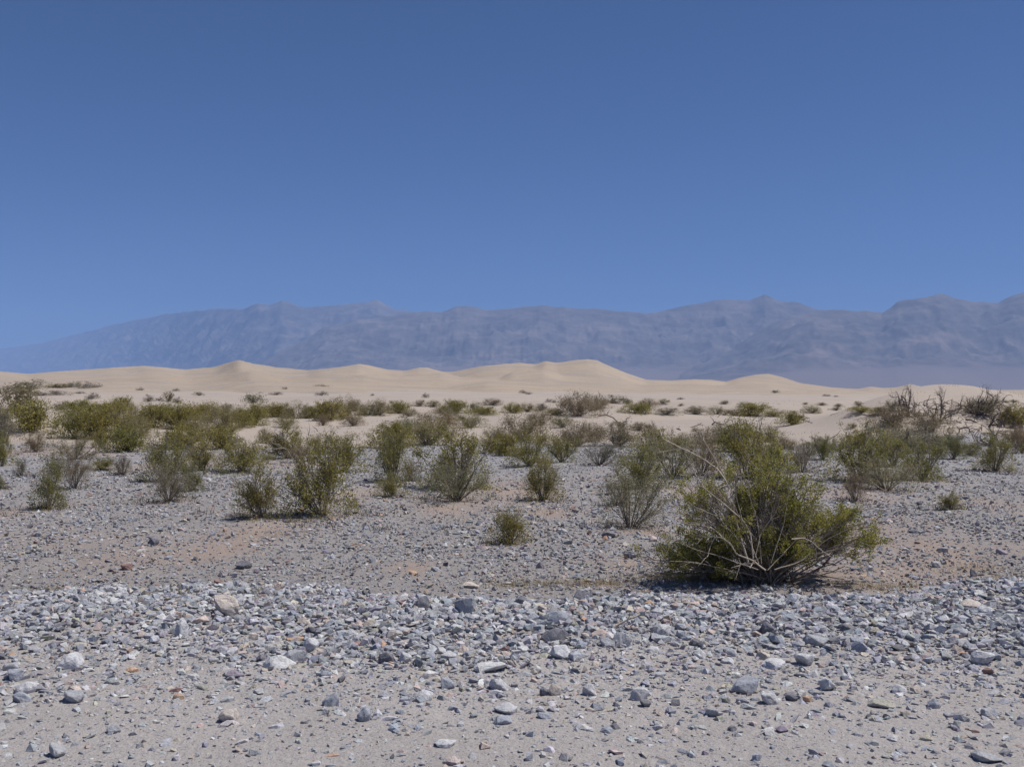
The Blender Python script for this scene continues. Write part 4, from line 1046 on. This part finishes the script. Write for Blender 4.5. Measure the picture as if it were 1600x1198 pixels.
for px, py, rad, k in ((1040, 905, .35, 2), (1075, 903, .3, 2), (1110, 905, .3, 2), (1150, 905, .3, 2), (1205, 909, .3, 2), (940, 912, .25, 1.5), (880, 914, .3, 1.2), (830, 914, .3, 1), (800, 914, .3, .8), (1345, 915, .3, 1), (1380, 920, .3, .8), (1310, 930, .15, .5),
                       (60, 925, .3, .8), (110, 924, .3, .8), (420, 925, .2, .5), (470, 955, .1, .3), (290, 925, .2, .4), (1530, 890, .4, 1), (1580, 905, .3, .7), (1000, 832, .5, .8), (660, 794, .5, .7), (860, 800, .5, .6), (430, 838, .4, .5), (1520, 780, .6, .8), (1240, 700, .5, .5)):
    x, y, z = hit(px, py); sp.append((x, y, rad, k))
tufts('dry_grass', 'low dry yellow grass along the berm crest and around bushes', 'dry grass', sp, 260, .075, [(.36, .28, .15), (.42, .33, .19), (.30, .24, .13)], M_GRASS, 5)
sp = []
for i in range(420):
    y = math.exp(rg.uniform(math.log(18), math.log(150))); x = rg.uniform(-.6, .6) * y; sp.append((x, y, .12 * y / 20, rg.uniform(.2, 1)))
for b in BUSH:
    if b[1] > 730:
        x, y, z = hit(b[0], b[1], 12.5); sp.append((x, y, .5 * b[2] * y / F, 4.0))
tufts('low_scrub', 'sparse low grey twigs and seedlings between the bushes', 'ground cover', sp, 26, .15, [(.14, .115, .085), (.19, .155, .115), (.11, .095, .065)], M_GRASS, 6)

rl = np.random.RandomState(9); polys = []
for i in range(330):
    px, py = rl.uniform(1395, 1640), rl.uniform(628, 702)
    if i > 230: px, py = rl.uniform(60, 1400), rl.uniform(632, 700)
    x, y, z = hit(px, py, 20)
    p, _ = wander(rl, np.array([x, y, z + .02]), np.array([rl.normal(), rl.normal() * .6, rl.uniform(.0, .35)]), rl.uniform(.3, 1.3), 6, .4, -.05)
    p[:, 2] = np.maximum(p[:, 2], ground_z(p[:, 0], p[:, 1]) + .01); polys.append((p, np.linspace(.026, .008, 7) * rl.uniform(.4, 1.2)))
v, f = tubes(polys, 4)
tag(link('twig_litter', mesh_np('twig_litter', v, f, 4, mats=[M_DARK])), 'tangle of thin dead twigs strewn over the sand and mound', 'twigs', kind='stuff')

# ------------------------------------------------------------------ the air
hz = [(-23000, -22500, -60), (23000, -22500, -60), (23000, 23000, -60), (-23000, 23000, -60), (-23000, -22500, 785), (23000, -22500, 785), (23000, 23000, 785), (-23000, 23000, 785)]
hf = [(0, 3, 2, 1), (4, 5, 6, 7), (0, 1, 5, 4), (1, 2, 6, 5), (2, 3, 7, 6), (3, 0, 4, 7)]
mh = bpy.data.materials.new('air'); mh.use_nodes = True; t = mh.node_tree; t.nodes.clear()
ou = t.nodes.new('ShaderNodeOutputMaterial'); pv = t.nodes.new('ShaderNodeVolumePrincipled')
pv.inputs['Color'].default_value = (.305, .49, .89, 1); pv.inputs['Density'].default_value = .000128; pv.inputs['Anisotropy'].default_value = 0.0
t.links.new(pv.outputs[0], ou.inputs['Volume'])
tag(link('haze', mesh_np('haze', hz, hf, 4, mats=[mh])), 'pale blue haze fading the far mountains', 'haze', kind='stuff')
